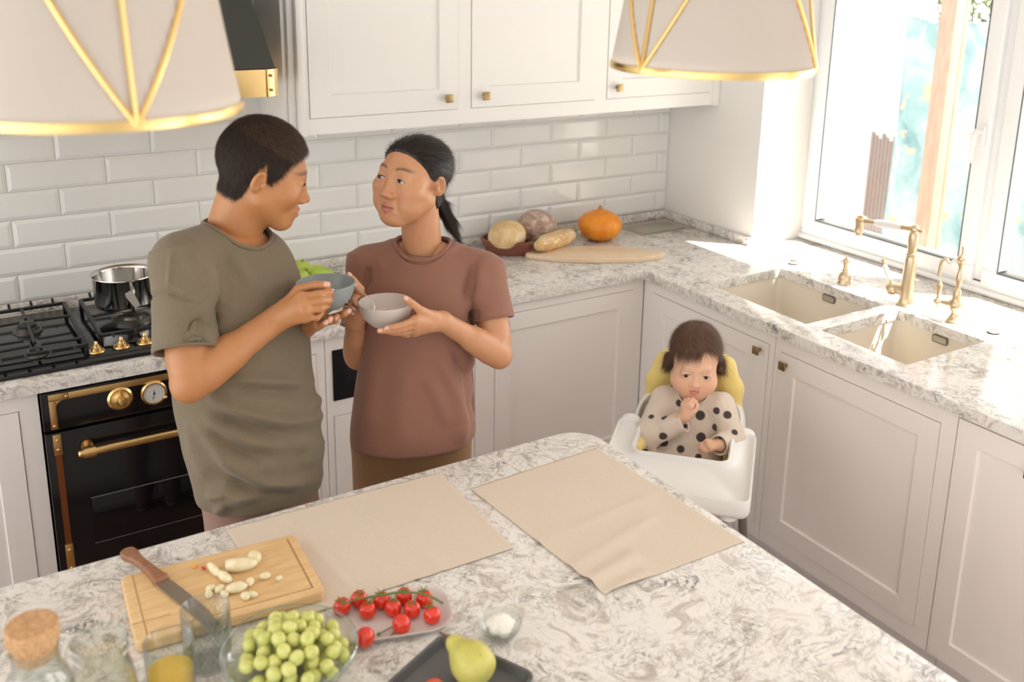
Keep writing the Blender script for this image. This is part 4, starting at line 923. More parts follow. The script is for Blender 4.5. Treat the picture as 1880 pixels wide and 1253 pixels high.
# grapes
gx,gy=-1.953,-1.514; e=empty('glass_bowl',(gx,gy,ZT),label='clear glass bowl full of green grapes in the foreground',cat='bowl')
def bowl_prof(R,h,t): return smooth_prof([(0,.0008),(R*.42,.0008),(R*.62,.010),(R*.85,.033),(R*.96,h*.75),(R,h)],4)+[(R-t*.2,h+.0008),(R-t,h)]+smooth_prof([(R-t,h),(R*.94-t,h*.75),(R*.83-t*.9,.036),(R*.60-t*.6,.0145),(R*.4,.005),(0,.005)],4)[1:]
m=MB(); m.lathe(bowl_prof(.112,.062,.0028),72,T((gx,gy,ZT)),cap=False); add(e,'bowl_wall',m,GLASS,ang=60)
m=MB(); m.lathe([(.1095,.0625),(.1105,.0645),(.1125,.0625),(.1105,.061)],72,T((gx,gy,ZT)),close=True); add(e,'rim',m,thin_glass('greenish_glass_rim',(.80,.92,.89),.10,.6,2.0))
GR=mat('grape_skin',(.55,.62,.14),.22,0,Subsurface_Weight=.35,Coat_Weight=.3); n_=NT(GR); q1=n_.noise(n_.coord(),50,3); n_.l(n_.ramp(q1.outputs['Fac'],[(.3,(.52,.56,.13)),(.7,(.74,.72,.27))]).outputs[0],n_.b.inputs['Base Color']); GR.node_tree.nodes['Principled BSDF'].inputs['Subsurface Radius'].default_value=(.01,.01,.003)
gb=empty('grape_bunch',(gx,gy,ZT+.012),label='bunch of pale green grapes piled in the clear glass bowl',cat='grapes')
rnd=random.Random(4); G=[]; rg=.0118
def bowl_z(d): return .006 if d<.045 else .006+((d-.045)/.065)**2*.050
tries=0
while len(G)<98 and tries<9000:
    tries+=1; a=rnd.random()*2*PI; d=.086*math.sqrt(rnd.random()); x=d*math.cos(a)+.010; y=d*math.sin(a)*.92-.004; dd=math.hypot(x,y)
    z=bowl_z(dd)+rg
    for (px_,py_,pz_) in G:
        q=math.hypot(px_-x,py_-y)
        if q<2*rg*.93: z=max(z,pz_+math.sqrt((2*rg*.93)**2-q*q))
    lim=.074*(1-(dd/.112)**2)+.024
    if z<lim: G.append((x,y,z))
t=bmesh.new(); bmesh.ops.create_uvsphere(t,u_segments=20,v_segments=14,radius=1,matrix=Matrix.Diagonal((rg,rg,rg*1.13,1)))
for f_ in t.faces: f_.smooth=True
gme=bpy.data.meshes.new('grape'); t.to_mesh(gme); t.free(); gme.materials.append(GR)
for (x,y,z) in G:
    o=bpy.data.objects.new('grape',gme); COL.objects.link(o); o.parent=gb; o.location=(x,y,z-.012+.002); o.rotation_euler=(rnd.random()*3,rnd.random()*3,0)
m=MB(); top=sorted(G,key=lambda p:-p[2])[:10]
m.tube([(gx-.05,gy+.02,ZT+.078),(gx-.02,gy+.0,ZT+.084),(gx+.01,gy-.02,ZT+.086),(gx+.04,gy-.02,ZT+.078)],[.0025,.003,.003,.002],7)
for (x,y,z) in top: m.tube([(gx-.01,gy-.01,ZT+.084),(gx+x,gy+y,ZT+z)],.0012,5)
add(gb,'stem',m,mat('grape_stem',(.40,.33,.10),.7))
# tomatoes on the plate
PLT=mat('pinkish_stoneware',(.66,.60,.57),.35,bs=0) if False else plain('pinkish_stoneware',(.66,.60,.57),.38)
pc_=V((-1.747,-1.463)); pa=rad(-17)
def dish(name,c,ang,hx,hy,r,h,mt,label,cat,t=.003,base=.004,flare=.010):
    e=empty(name,(c.x,c.y,ZT),ang,label=label,cat=cat); tt=bmesh.new(); M=T((c.x,c.y,ZT+.0008))@Matrix.Rotation(ang,4,'Z')
    def ring(o,z): return [tt.verts.new((x,y,z)) for x,y in rrect(-hx+o,-hy+o,hx-o,hy-o,max(r-o,.004),10)]
    R=[ring(flare+.006,0),ring(flare,.002),ring(.0,h-.001),ring(.0006,h),ring(t,h-.0006),ring(flare+t*.8,base+.0015),ring(flare+t+.006,base)]
    n=len(R[0])
    for a,b in zip(R,R[1:]):
        for i in range(n): tt.faces.new((a[i],a[(i+1)%n],b[(i+1)%n],b[i]))
    tt.faces.new(R[0][::-1]); tt.faces.new(R[-1]); m=MB(); m.merge(tt,M); add(e,'dish',m,mt,ang=50); return e
dish('serving_plate',pc_,pa,.108,.066,.048,.016,PLT,'pinkish grey oblong plate carrying cherry tomatoes','plate')
TOM=mat('tomato_skin',(.72,.035,.012),.12,0,Coat_Weight=.4,Subsurface_Weight=.12); GRN=mat('tomato_green',(.13,.19,.04),.7)
TP=[(-1.8194,-1.4043),(-1.7844,-1.4018),(-1.7813,-1.4393),(-1.7504,-1.4219),(-1.7405,-1.4585),(-1.7093,-1.4366),(-1.713,-1.4798),(-1.6814,-1.4581),(-1.6902,-1.5072),(-1.749,-1.5065),(-1.8183,-1.507)]
zt=ZT+.0052
def tomato_mesh(): 
    m=MB(); m.lathe(smooth_prof([(0,.001),(.55,.08),(.92,.5),(1,.98),(.90,1.45),(.55,1.82),(.2,1.90),(0,1.86)],3),28,Matrix.Diagonal((.0158,.0158,.0158,1)),cap=False); return m
def calyx(p,tx,ty,par,inv=True):
    m=MB(); c=V((p[0]+tx*.010,p[1]+ty*.010,zt+.0285))
    for k in range(5):
        a=2*PI*k/5+.4; m.tube([c,(c.x+.006*math.cos(a),c.y+.006*math.sin(a),c.z+.002),(c.x+.011*math.cos(a),c.y+.011*math.sin(a),c.z+.005)],[.0016,.0011,.0004],5)
    return m,c
vine=empty('tomato_vine',(TP[4][0],TP[4][1],zt),label='vine of nine red cherry tomatoes on a green stalk on the plate',cat='tomatoes')
stalk=[(-1.825,-1.425,.040),(-1.800,-1.428,.043),(-1.768,-1.441,.046),(-1.730,-1.453,.047),(-1.700,-1.470,.046),(-1.682,-1.487,.044),(-1.668,-1.512,.038)]
m=MB(); m.tube([(a,b,ZT+c) for a,b,c in stalk],[.0014,.0018,.0022,.0022,.002,.0019,.0022],8)
tms=[]
for i in range(9):
    p=TP[i]; q=min(stalk,key=lambda s_:math.hypot(s_[0]-p[0],s_[1]-p[1])); m.tube([(q[0],q[1],ZT+q[2]),((q[0]+p[0])/2,(q[1]+p[1])/2,ZT+.043),(p[0]+.004,p[1]-.003,zt+.030)],.0012,6)
m.tube([(-1.74,-1.487,ZT+.014),(-1.762,-1.492,ZT+.010),(-1.785,-1.495,ZT+.008)],.0011,6); m.tube([(-1.74,-1.487,ZT+.014),(-1.757,-1.503,ZT+.009),(-1.776,-1.513,ZT+.008)],.0011,6); m.ell((-1.787,-1.496,ZT+.009),(.004,.003,.003)); m.ell((-1.778,-1.514,ZT+.009),(.003,.003,.003))
add(vine,'stalk',m,GRN)
tm0=tomato_mesh().build('tomato',TOM,vine,ang=80); tm0.matrix_parent_inverse=inv_of(vine)
for i in range(9):
    o=tm0 if i==0 else tm0.copy()
    if i: COL.objects.link(o)
    o.location=(TP[i][0],TP[i][1],zt); o.rotation_euler=(rad(rnd.uniform(-14,14)),rad(rnd.uniform(-14,14)),rnd.random()*6)
    mm,_=calyx(TP[i],rnd.uniform(-.3,.3),rnd.uniform(-.3,.3),None); c=mm.build('calyx',GRN,vine); c.matrix_parent_inverse=inv_of(vine)
for i,l in ((9,'loose cherry tomato in front of the vine, near the middle of the plate'),(10,'loose cherry tomato at the near left edge of the plate beside the glass bowl')):
    o=tm0.copy(); COL.objects.link(o); o.name='cherry_tomato'; o.parent=None; o.matrix_parent_inverse=Matrix(); o.location=(TP[i][0],TP[i][1],zt); o.scale=(1.05,1.05,1.08); tag(o,l,'tomato')
# little bowl
e=empty('glass_dish',(-1.598,-1.598,ZT),label='small round glass dish of white cheese right of the tomato plate',cat='dish')
m=MB(); m.lathe(smooth_prof([(0,.0008),(.022,.0008),(.030,.006),(.037,.018),(.0395,.030)],3)+[(.0390,.0310),(.0375,.030)]+smooth_prof([(.0375,.030),(.035,.019),(.028,.009),(.02,.006),(0,.006)],3)[1:],48,T((-1.598,-1.598,ZT)),cap=False); add(e,'dish_wall',m,GLASS,ang=60)
v=Vol((-.05,-.05,-.01),(.05,.05,.06),.0018); 
for k in range(16): a=k*2.4; r_=.020*math.sqrt(k/16); v.ell((r_*math.cos(a),r_*math.sin(a),.018+.012*(1-k/16)),(.011,.009,.009),k=.004)
P,Q=v.mesh(); N=vnormals(P,Q); P=P+N*np.array([noise.noise(V(p)*200)*.001 for p in P])[:,None]; o=np_obj('soft_cheese',[(P,Q,None)],mat('soft_cheese',(.86,.83,.76),.6,0,Subsurface_Weight=.15)); o.location=(-1.598,-1.598,ZT); tag(o,'mound of soft white cheese in the small glass dish','cheese')
# dark tray with pear and red fruit
DK=plain('charcoal_stoneware',(.11,.108,.105),.28); tc_=V((-1.768,-1.708)); ta=math.atan2(-.9,.43)
dish('serving_tray',tc_,ta,.098,.130,.022,.022,DK,'charcoal grey rectangular tray with a pear at the bottom of the picture','tray',t=.006,base=.005,flare=.006)
pear('yellow_pear',(-1.6985,-1.722,ZT+.0385),R_(98,'Z')@R_(78,'Y'),PEARM,'speckled yellow-green pear lying on the charcoal tray',None,1.0,.004)
m=MB(); m.lathe(smooth_prof([(0,.001),(.55,.08),(.92,.5),(1,.98),(.90,1.45),(.55,1.80),(.2,1.86),(0,1.8)],3),32,Matrix.Diagonal((.019,.019,.019,1)),cap=False); o=m.build('red_fruit',fruitmat('red_fruit_skin',(.62,.07,.03),(.72,.12,.06),rough=.25),ang=80); o.location=(-1.775,-1.690,ZT+.0058); tag(o,'round red fruit on the charcoal tray at the bottom edge','fruit')
# ------------------------------------------------------------------ outdoors
m=MB(); m.box((1.06,-9,-.35),(14,14,-.30)); o=m.build('ground',plain('pale_paving',(.80,.78,.73),.9)); o['kind']='structure'
TARP=mat('painted_tarpaulin',(.3,.6,.6),.7); n_=NT(TARP); q1=n_.noise(n_.coord(),2.2,5,.65,.8); q2=n_.noise(n_.coord(),6,3,.6,.3); c_=n_.ramp(q1.outputs['Fac'],[(.30,(.16,.30,.33)),(.42,(.28,.45,.47)),(.52,(.45,.58,.56)),(.60,(.62,.58,.64)),(.70,(.34,.50,.36))]); c2=n_.ramp(q2.outputs['Fac'],[(.60,(0,0,0)),(.68,(1,1,1))]); n_.l(n_.mix(c2.outputs[0],c_.outputs[0],(.72,.55,.32)),n_.b.inputs['Base Color'])
P=[];F=[]
for j in range(41):
    for i in range(61):
        y=1.36-2.2*i/60; z=-.2+2.0*j/40; P.append((3.2+.02*math.sin(y*14)+.015*math.sin(y*31+z*3),y,z-.02*math.sin(PI*((i%20)/20))*(j/40)))
for j in range(40):
    for i in range(60): a=j*61+i; F.append((a,a+1,a+62,a+61))
m=MB(); m.geom(P,F); o=m.build('painted_tarpaulin',TARP,ang=80); md=o.modifiers.new('thick','SOLIDIFY'); md.thickness=.004; tag(o,'teal and lilac painted tarpaulin hanging outside the window','tarpaulin')
e=empty('wooden_post',(2.4,.47,-.3),label='tan wooden post standing outside the window in front of the tarpaulin',cat='post'); PW=wood('tan_post_wood',(.36,.23,.17),(.48,.33,.25),(12,12,1.5))
m=MB(); m.box((2.36,.418,-.3),(2.44,.515,3.2),.004); add(e,'post',m,PW); m=MB(); m.box((2.44,.415,-.1),(2.47,.44,3.2),.002); add(e,'side_board',m,PW)
m=MB(); m.box((1.98,-2.6,1.462),(2.03,-.17,1.492),.002); o=m.build('wooden_rail',PW); tag(o,'thin horizontal brown wooden rail outside the right window pane','rail')
e=empty('trellis',(2.0,-1.3,-.3),label='brown wooden trellis uprights carrying the rail outside the right window pane',cat='trellis')
for y0,y1 in ((-2.66,-2.605),(-.165,-.125)): m=MB(); m.box((1.975,y0,-.3),(2.035,y1,2.6),.002); add(e,'upright',m,PW)
e=empty('garden_table',(2.35,-1.05,-.3),label='white round garden table outside the right window pane',cat='table'); m2=MB(); m2.lathe([(0,.0),(.60,.0),(.62,.02),(.60,.04),(0,.04)],48,T((2.35,-1.05,.78)),cap=False); add(e,'table_top',m2,CERW); m3=MB(); m3.lathe([(.28,-.3),(.28,-.27),(.04,-.22),(.04,.78)],20,T((2.35,-1.05,0))); add(e,'table_leg',m3,CERW)
m=MB(); m.box((3.4,1.62,-.3),(3.5,4.2,3.2)); 
for k in range(20): m.box((3.385,1.62,-.3+k*.17),(3.402,4.2,-.3+k*.17+.165),0)
o=m.build('clapboard_wall',plain('white_clapboard',(.86,.86,.84),.6),smooth=False); o['kind']='structure'; o.name='wall_outdoor'
LEAF=mat('bush_leaf',(.14,.17,.05),.6); BK2=mat('bush_branch',(.10,.06,.04),.8)
def bush(name,x,y,z0,rx,ry,rz,n,label,col):
    e=empty(name,(x,y,-.3),label=label,cat='bush'); r2=random.Random(int(x*100)); m=MB()
    for k in range(n):
        while 1:
            p=V((r2.uniform(-1,1),r2.uniform(-1,1),r2.uniform(-1,1)))
            if .45<p.length<1: break
        c=V((x+p.x*rx,y+p.y*ry,z0+p.z*rz)); a=V((r2.gauss(0,1),r2.gauss(0,1),r2.gauss(0,1))).normalized(); b_=a.cross(V((r2.gauss(0,1),r2.gauss(0,1),1))).normalized(); s_=r2.uniform(.02,.04)
        m.geom([c-a*s_,c+b_*s_*.4,c+a*s_,c-b_*s_*.4],[(0,1,2,3)])
    add(e,'foliage',m,col,weld=False); m=MB(); m.tube([(x,y,-.3),(x,y,z0*.4),(x+.05,y,z0+rz*.3)],[.05,.04,.02],8)
    for k in range(7): a=k*.9; m.tube([(x,y,z0*.3+k*.1),(x+rx*.7*math.cos(a),y+ry*.7*math.sin(a),z0+rz*.4)],[.015,.006],5)
    add(e,'branches',m,BK2); return e
bush('garden_bush',3.85,1.28,1.5,.35,.30,.9,2600,'sunlit green bush between the clapboard wall and the tarpaulin',LEAF)
m=MB(); 
for k in range(9): m.box((3.30,1.36+k*.03,-.3),(3.32,1.385+k*.03,.95+.02*(k%3)),.001)
o=m.build('wicker_screen',mat('grey_wicker',(.28,.22,.20),.8)); tag(o,'low grey-brown slatted screen below the bush outside','screen')
# ------------------------------------------------------------------ high chair
HO=V((-.5035,-.854,0)); HA=rad(-46.9); hc=empty('high_chair',HO,HA,label='white high chair with a wide tray and grey legs, holding the baby',cat='high chair'); HM=T(HO)@Matrix.Rotation(HA,4,'Z')
HP=mat('white_plastic',(.84,.84,.82),.28); GL=mat('grey_metal_leg',(.34,.33,.31),.4,.6); YEL=fabric('yellow_cotton',(.88,.70,.25),(.80,.62,.20),400,.3)
ZR=.74; t=bmesh.new()
out=rrect(-.207,-.404,.207,.012,[.03,.03,.035,.035],8)
hole=[]
m=MB()
# tray: outer rim wall and deck built from matching rings around the body cut-out
def trayring(o,z,r=.03): return rrect(-.207+o,-.404+o,.207-o,.012-o,[max(r-o,.006)]*4,10)
def resample(P,n,start):
    P=[V(p) for p in P]; P.append(P[0]); L=[0]
    for a,b in zip(P,P[1:]): L.append(L[-1]+(b-a).length)
    out=[]; 
    for k in range(n):
        s_=((start+k/n)%1)*L[-1]; i=0
        while L[i+1]<s_: i+=1
        out.append(P[i].lerp(P[i+1],(s_-L[i])/max(1e-9,L[i+1]-L[i])))
    return out
def polar(P,c,n=180):
    # ray cast polygon from c at n angles
    out=[]; P=[V(p)-V(c) for p in P]; k=len(P)
    for i in range(n):
        a=2*PI*i/n; d=V((math.cos(a),math.sin(a))); best=0
        for j in range(k):
            p,q=P[j],P[(j+1)%k]; e_=q-p; den=d.x*e_.y-d.y*e_.x
            if abs(den)<1e-12: continue
            tt=(p.x*e_.y-p.y*e_.x)/den; uu=(p.x*d.y-p.y*d.x)/den
            if tt>0 and -1e-6<=uu<=1+1e-6: best=max(best,tt)
        out.append(V(c)+d*best)
    return out
cc=(0,-.09); H=lambda o:rrect(-.136-o,-.192-o,.136+o,-.0+o*0,[.012,.012,.03+o,.03+o],8)
rings=[(trayring(.012,0),ZR-.052),(trayring(.004,0),ZR-.050),(trayring(.0,0),ZR-.040),(trayring(.0,0),ZR-.004),(trayring(.002,0),ZR),(trayring(.007,0),ZR),(trayring(.012,0),ZR-.008),(trayring(.018,0),ZR-.012),(H(.012),ZR-.012),(H(.009),ZR-.008),(H(.004),ZR),(H(.0),ZR),(H(-.004),ZR-.006),(H(-.006),ZR-.045)]
VS=[[(p.x,p.y,z) for p in polar(R0,cc)] for R0,z in rings]; n_r=180; vs=[p for R0 in VS for p in R0]; fs=[]
for a in range(len(VS)-1):
    for i in range(n_r):
        j=(i+1)%n_r
        if VS[11][i][1]>-.004 and VS[11][j][1]>-.004 and abs(VS[11][i][0])<.134: continue
        fs.append((a*n_r+i,a*n_r+j,(a+1)*n_r+j,(a+1)*n_r+i))
m.geom(vs,fs,HM); add(hc,'tray',m,HP,ang=60)
m=MB()
for s_ in (-1,1):
    t=bmesh.new(); bmesh.ops.create_uvsphere(t,u_segments=20,v_segments=12,radius=1,matrix=T((s_*.172,.020,ZR-.010))@Matrix.Diagonal((.030,.022,.018,1))); m=MB(); m.merge(t,HM); add(hc,'tray_clip',m,HP)
# seat shell
v=Vol((-.26,-.22,.44),(.26,.34,.92),.005)
v.loft([(.50,0,.03,.135,.135,0),(.56,0,.03,.155,.150,0),(.66,0,.045,.172,.165,0),(.72,0,.07,.170,.168,0),(.75,0,.10,.158,.15,0),(.775,0,.14,.12,.11,0)],k=.0,p=3.0)
v.loft([(.535,0,.00,.118,.150,0),(.62,0,.01,.142,.155,0),(.74,0,.022,.152,.175,0),(.95,0,.03,.165,.19,0)],k=.004,op='s',p=3.0)
v.ell((0,-.16,.78),(.4,.16,.13),k=.01,op='s')
P,Q=v.mesh(); P=relax(P,Q,3); o=np_obj('seat_shell',[(apply(HM,P),Q,None)],HP,hc); o.matrix_parent_inverse=inv_of(hc)
for k,(sx,sy) in enumerate(((1,-1),(-1,-1),(1,1),(-1,1))):
    m=MB(); a=(sx*.165,-.36 if sy<0 else .14,ZR-.055 if sy<0 else .55); b=(sx*.215,-.40 if sy<0 else .24,.012)
    if sy<0: a=(sx*.150,-.365,ZR-.062)
    m.tube([a,b],[.0155,.0135],18,M=HM); L_=add(hc,'leg',m,GL)
    m=MB(); m.lathe([(.016,0),(.016,.02),(.014,.022)],16,HM@T((b[0],b[1],.001))); m.build('foot_cap',HP,L_)
    if sy<0:
        m=MB(); m.lathe([(.024,-.004),(.0235,.012),(.026,.02)],20,HM@T((a[0],a[1],a[2]-.004))); m.build('leg_socket',HP,L_)
# cushion
v=Vol((-.24,-.12,.50),(.24,.34,.96),.004)
v.loft([(.58,0,.165,.12,.030,0),(.66,0,.180,.125,.032,0),(.76,0,.195,.122,.034,0),(.84,0,.205,.105,.034,0),(.885,0,.212,.085,.030,0),(.905,0,.215,.06,.020,0)],k=0,p=2.6)
for s_ in (-1,1): v.chain([(s_*.118,.16,.62),(s_*.124,.172,.72),(s_*.118,.182,.80),(s_*.092,.188,.865),(s_*.060,.190,.89)],[.020,.024,.026,.026,.022],.03)
v.cap((-.137,-.105,.705),(-.13,.06,.66),.020,.03,k=.01); v.cap((.132,-.155,.660),(.13,.05,.64),.012,.02,k=.01)
P,Q=v.mesh(); P=relax(P,Q,2); N=vnormals(P,Q); P=P+N*np.array([noise.noise(V((p[0]*25,p[1]*25,p[2]*14)))*.0035 for p in P])[:,None]; o=np_obj('seat_cushion',[(apply(HM,P),Q,None)],YEL,hc); o.matrix_parent_inverse=inv_of(hc); o['label']='puffy yellow cushion cover'
# joint and fold positions, in metres
MRH={'wr':(-1.7261,-0.8083,1.2891),'f':[[(-1.682,-0.8491,1.3462),(-1.6428,-0.8608,1.3497),(-1.6156,-0.854,1.3484),(-1.6091,-0.8391,1.331)],[(-1.6828,-0.8643,1.3355),(-1.6458,-0.8746,1.3388),(-1.6217,-0.8615,1.332),(-1.6197,-0.8377,1.3139)],[(-1.6815,-0.8696,1.3214),(-1.6462,-0.874,1.3206),(-1.6255,-0.8568,1.3195),(-1.6276,-0.8366,1.3017)],[(-1.6782,-0.8653,1.3027),(-1.6516,-0.8654,1.298),(-1.6365,-0.8496,1.3007),(-1.6377,-0.8276,1.29)]],'t':[(-1.7083,-0.8116,1.3145),(-1.673,-0.8102,1.3513),(-1.642,-0.8324,1.3633),(-1.6177,-0.8474,1.365)]}
MLH={'wr':(-1.62,-0.6907,1.2152),'f':[[(-1.6022,-0.7648,1.25),(-1.5796,-0.7882,1.2604),(-1.5617,-0.8023,1.2713),(-1.5497,-0.8001,1.2753)],[(-1.6113,-0.7821,1.2545),(-1.6001,-0.8059,1.2602),(-1.5924,-0.8211,1.2664),(-1.5933,-0.8349,1.2791)],[(-1.6198,-0.7942,1.2573),(-1.6163,-0.8243,1.2664),(-1.6117,-0.8372,1.2738),(-1.6105,-0.8416,1.2816)],[(-1.6283,-0.8063,1.26),(-1.6266,-0.8304,1.2649),(-1.6241,-0.842,1.2722),(-1.6212,-0.8449,1.2767)]],'t':[(-1.6087,-0.7066,1.2268),(-1.5797,-0.6969,1.2382),(-1.5623,-0.7082,1.2571),(-1.5473,-0.718,1.2758)]}
WLH={'wr':(-1.3051,-0.8084,1.2076),'f':[[(-1.3953,-0.8397,1.2369),(-1.4294,-0.8441,1.2319),(-1.4539,-0.8414,1.2299),(-1.4675,-0.8336,1.2271)],[(-1.3914,-0.8343,1.2231),(-1.4307,-0.8405,1.2212),(-1.4596,-0.8346,1.2204),(-1.4827,-0.826,1.2204)],[(-1.3897,-0.8275,1.2092),(-1.4174,-0.824,1.2033),(-1.4396,-0.8155,1.2046),(-1.4528,-0.8064,1.2069)],[(-1.3846,-0.8165,1.1961),(-1.4013,-0.808,1.1892),(-1.4135,-0.7995,1.1915),(-1.4234,-0.7924,1.1939)]],'t':[(-1.335,-0.8196,1.2281),(-1.3771,-0.8328,1.2568),(-1.3991,-0.8304,1.2781),(-1.4162,-0.8272,1.2925)]}
WRH={'wr':(-1.4615,-0.6205,1.175),'f':[[(-1.4568,-0.6635,1.2425),(-1.4658,-0.6767,1.2799),(-1.4836,-0.6756,1.3054),(-1.4951,-0.6694,1.3212)],[(-1.4626,-0.6628,1.2331),(-1.4792,-0.6796,1.2628),(-1.4933,-0.696,1.2601),(-1.4886,-0.7015,1.2523)],[(-1.4661,-0.6524,1.2202),(-1.483,-0.6702,1.2461),(-1.4973,-0.6869,1.2421),(-1.4912,-0.6928,1.2357)],[(-1.4683,-0.6428,1.2072),(-1.4846,-0.6622,1.2293),(-1.4958,-0.6749,1.2251),(-1.4895,-0.6805,1.2199)]],'t':[(-1.4603,-0.6414,1.2083),(-1.463,-0.6644,1.2468),(-1.4746,-0.6836,1.2791),(-1.4868,-0.6791,1.2955)]}
M_head=(-1.6794,-0.6315,1.5924)
M_neck=(-1.7627,-0.5934,1.4283)
M_shR=(-1.9015,-0.6991,1.4351)
M_elR=(-1.9317,-0.842,1.1945)
M_cufR=(-1.9297,-0.807,1.251)
M_shL=(-1.6563,-0.5234,1.3598)
M_elL=(-1.6581,-0.5774,1.1084)
M_cufL=(-1.663,-0.5356,1.1914)
W_head=(-1.2937,-0.6239,1.5416)
W_neck=(-1.2508,-0.5962,1.3277)
W_shL=(-1.125,-0.7004,1.2915)
W_elL=(-1.14,-0.8053,1.0853)
W_cufL=(-1.1306,-0.7618,1.1639)
W_shR=(-1.3759,-0.513,1.2992)
W_elR=(-1.4341,-0.5652,1.0559)
W_cufR=(-1.4126,-0.5445,1.1259)
M_bowl=(-1.5947,-0.7755,1.3473)
W_bowl=(-1.4348,-0.7562,1.2657)
W_spoon=[(-1.5197,-0.6744,1.3334),(-1.5089,-0.6819,1.3197),(-1.4772,-0.7109,1.2847),(-1.4571,-0.7305,1.263),(-1.4574,-0.7405,1.2504),(-1.4617,-0.7467,1.2417)]
M_spoon=[(-1.6432,-0.8523,1.3563),(-1.6103,-0.8439,1.3524),(-1.5893,-0.8298,1.3422),(-1.5743,-0.817,1.3159)]
M_folds=[([(-1.82,-0.7775,1.158),(-1.7652,-0.816,1.1473),(-1.7079,-0.8585,1.1286)],0.007,0.014),([(-1.8628,-0.7607,1.1249),(-1.808,-0.808,1.0861),(-1.7557,-0.8512,1.0553),(-1.6879,-0.9004,1.0368)],0.01,0.016),([(-1.8779,-0.7626,1.0885),(-1.8407,-0.7988,1.0493),(-1.8025,-0.8331,1.0181),(-1.7493,-0.8743,0.9953)],0.009,0.016),([(-1.9025,-0.747,1.0879),(-1.8684,-0.7889,1.0246),(-1.8222,-0.8346,0.9735),(-1.7624,-0.8813,0.9469)],0.007,0.018),([(-1.8634,-0.7972,1.0087),(-1.8378,-0.8286,0.9611),(-1.7936,-0.8692,0.9221),(-1.7262,-0.9194,0.8996)],0.011,0.016),([(-1.9151,-0.7442,1.0716),(-1.9076,-0.7743,0.9916),(-1.8906,-0.8041,0.9318)],0.005,0.02),([(-1.9027,-0.8092,0.8915),(-1.8579,-0.8311,0.9126),(-1.7966,-0.8749,0.898)],0.011,0.014),([(-1.8936,-0.8276,0.8516),(-1.8609,-0.8368,0.8884),(-1.8177,-0.8616,0.8975)],0.009,0.014),([(-1.709,-0.8693,1.0925),(-1.6849,-0.8947,1.061),(-1.6779,-0.9169,1.005)],0.008,0.016),([(-1.7332,-0.8794,1.0117),(-1.7166,-0.9013,0.976),(-1.7292,-0.9073,0.9316)],0.006,0.016),([(-1.815,-0.7858,1.1421),(-1.7607,-0.8252,1.1273),(-1.714,-0.861,1.1084)],-0.006,0.012),([(-1.8497,-0.7804,1.0892),(-1.798,-0.8245,1.0543),(-1.7452,-0.8667,1.0275)],-0.007,0.013),([(-1.8683,-0.78,1.0526),(-1.8317,-0.8172,1.0094),(-1.7799,-0.8613,0.9745)],-0.006,0.014),([(-1.8528,-0.8216,0.9528),(-1.8021,-0.8676,0.9099),(-1.7554,-0.9035,0.8909)],-0.006,0.012),([(-1.8259,-0.7268,1.3062),(-1.8415,-0.7296,1.2658),(-1.835,-0.7439,1.2338)],-0.01,0.016),([(-1.8817,-0.7333,1.4446),(-1.859,-0.7641,1.3933),(-1.8502,-0.7884,1.3343)],0.006,0.014),([(-1.8329,-0.7641,1.4458),(-1.8116,-0.7893,1.4093),(-1.7968,-0.8104,1.3726)],0.004,0.012),([(-1.9067,-0.7151,1.4514),(-1.917,-0.7344,1.3697)],0.003,0.006),([(-1.9714,-0.706,1.35),(-1.917,-0.7344,1.3697),(-1.8711,-0.7705,1.3486)],-0.004,0.006)]
W_folds=[([(-1.296,-0.7905,1.0885),(-1.2826,-0.8221,1.0158),(-1.2784,-0.852,0.9301),(-1.2887,-0.8618,0.8784)],0.011,0.016),([(-1.3348,-0.7783,1.0489),(-1.3122,-0.8116,0.9894),(-1.3021,-0.8397,0.921)],0.006,0.018),([(-1.267,-0.8021,1.1106),(-1.2492,-0.835,1.0424),(-1.2577,-0.8651,0.9306)],-0.01,0.012),([(-1.366,-0.7423,1.0997),(-1.3973,-0.7633,0.9702),(-1.3995,-0.7959,0.8629)],0.004,0.03),([(-1.4413,-0.6947,1.0979),(-1.4704,-0.7116,0.9857),(-1.4829,-0.7255,0.9167)],0.004,0.025),([(-1.2304,-0.8279,1.1029),(-1.2312,-0.8437,1.0514),(-1.2515,-0.8581,0.9651)],0.007,0.014),([(-1.1954,-0.7747,1.3415),(-1.2132,-0.7806,1.2867),(-1.2264,-0.7869,1.2404)],-0.009,0.012),([(-1.1896,-0.7823,1.3291),(-1.1923,-0.7965,1.2788),(-1.218,-0.7988,1.2197)],0.005,0.016),([(-1.4379,-0.6268,1.3191),(-1.4461,-0.6375,1.2687)],-0.006,0.01),([(-1.4156,-0.6356,1.3363),(-1.3968,-0.6554,1.3117)],0.003,0.012),([(-1.2149,-0.8021,1.2156),(-1.2196,-0.8111,1.1778)],-0.008,0.012)]
BD=[(-0.0577,0.0,0.864,0.008),(-0.0308,0.0,0.8086,0.011),(-0.0675,0.0,0.7631,0.011),(-0.1071,0.0,0.7568,0.009),(-0.0624,0.0,0.7033,0.013),(-0.0653,0.0,0.6736,0.013),(-0.0143,0.0,0.6629,0.012),(0.035,0.0,0.778,0.015),(0.043,0.0,0.7079,0.015),(0.0826,0.0,0.7993,0.011),(0.1157,0.0,0.7921,0.013),(0.0819,0.0,0.7456,0.012),(0.105,0.0,0.723,0.01),(0.1431,0.0,0.7425,0.01),(0.041,0.0,0.6469,0.011),(-0.0042,0.0,0.7412,0.008)]
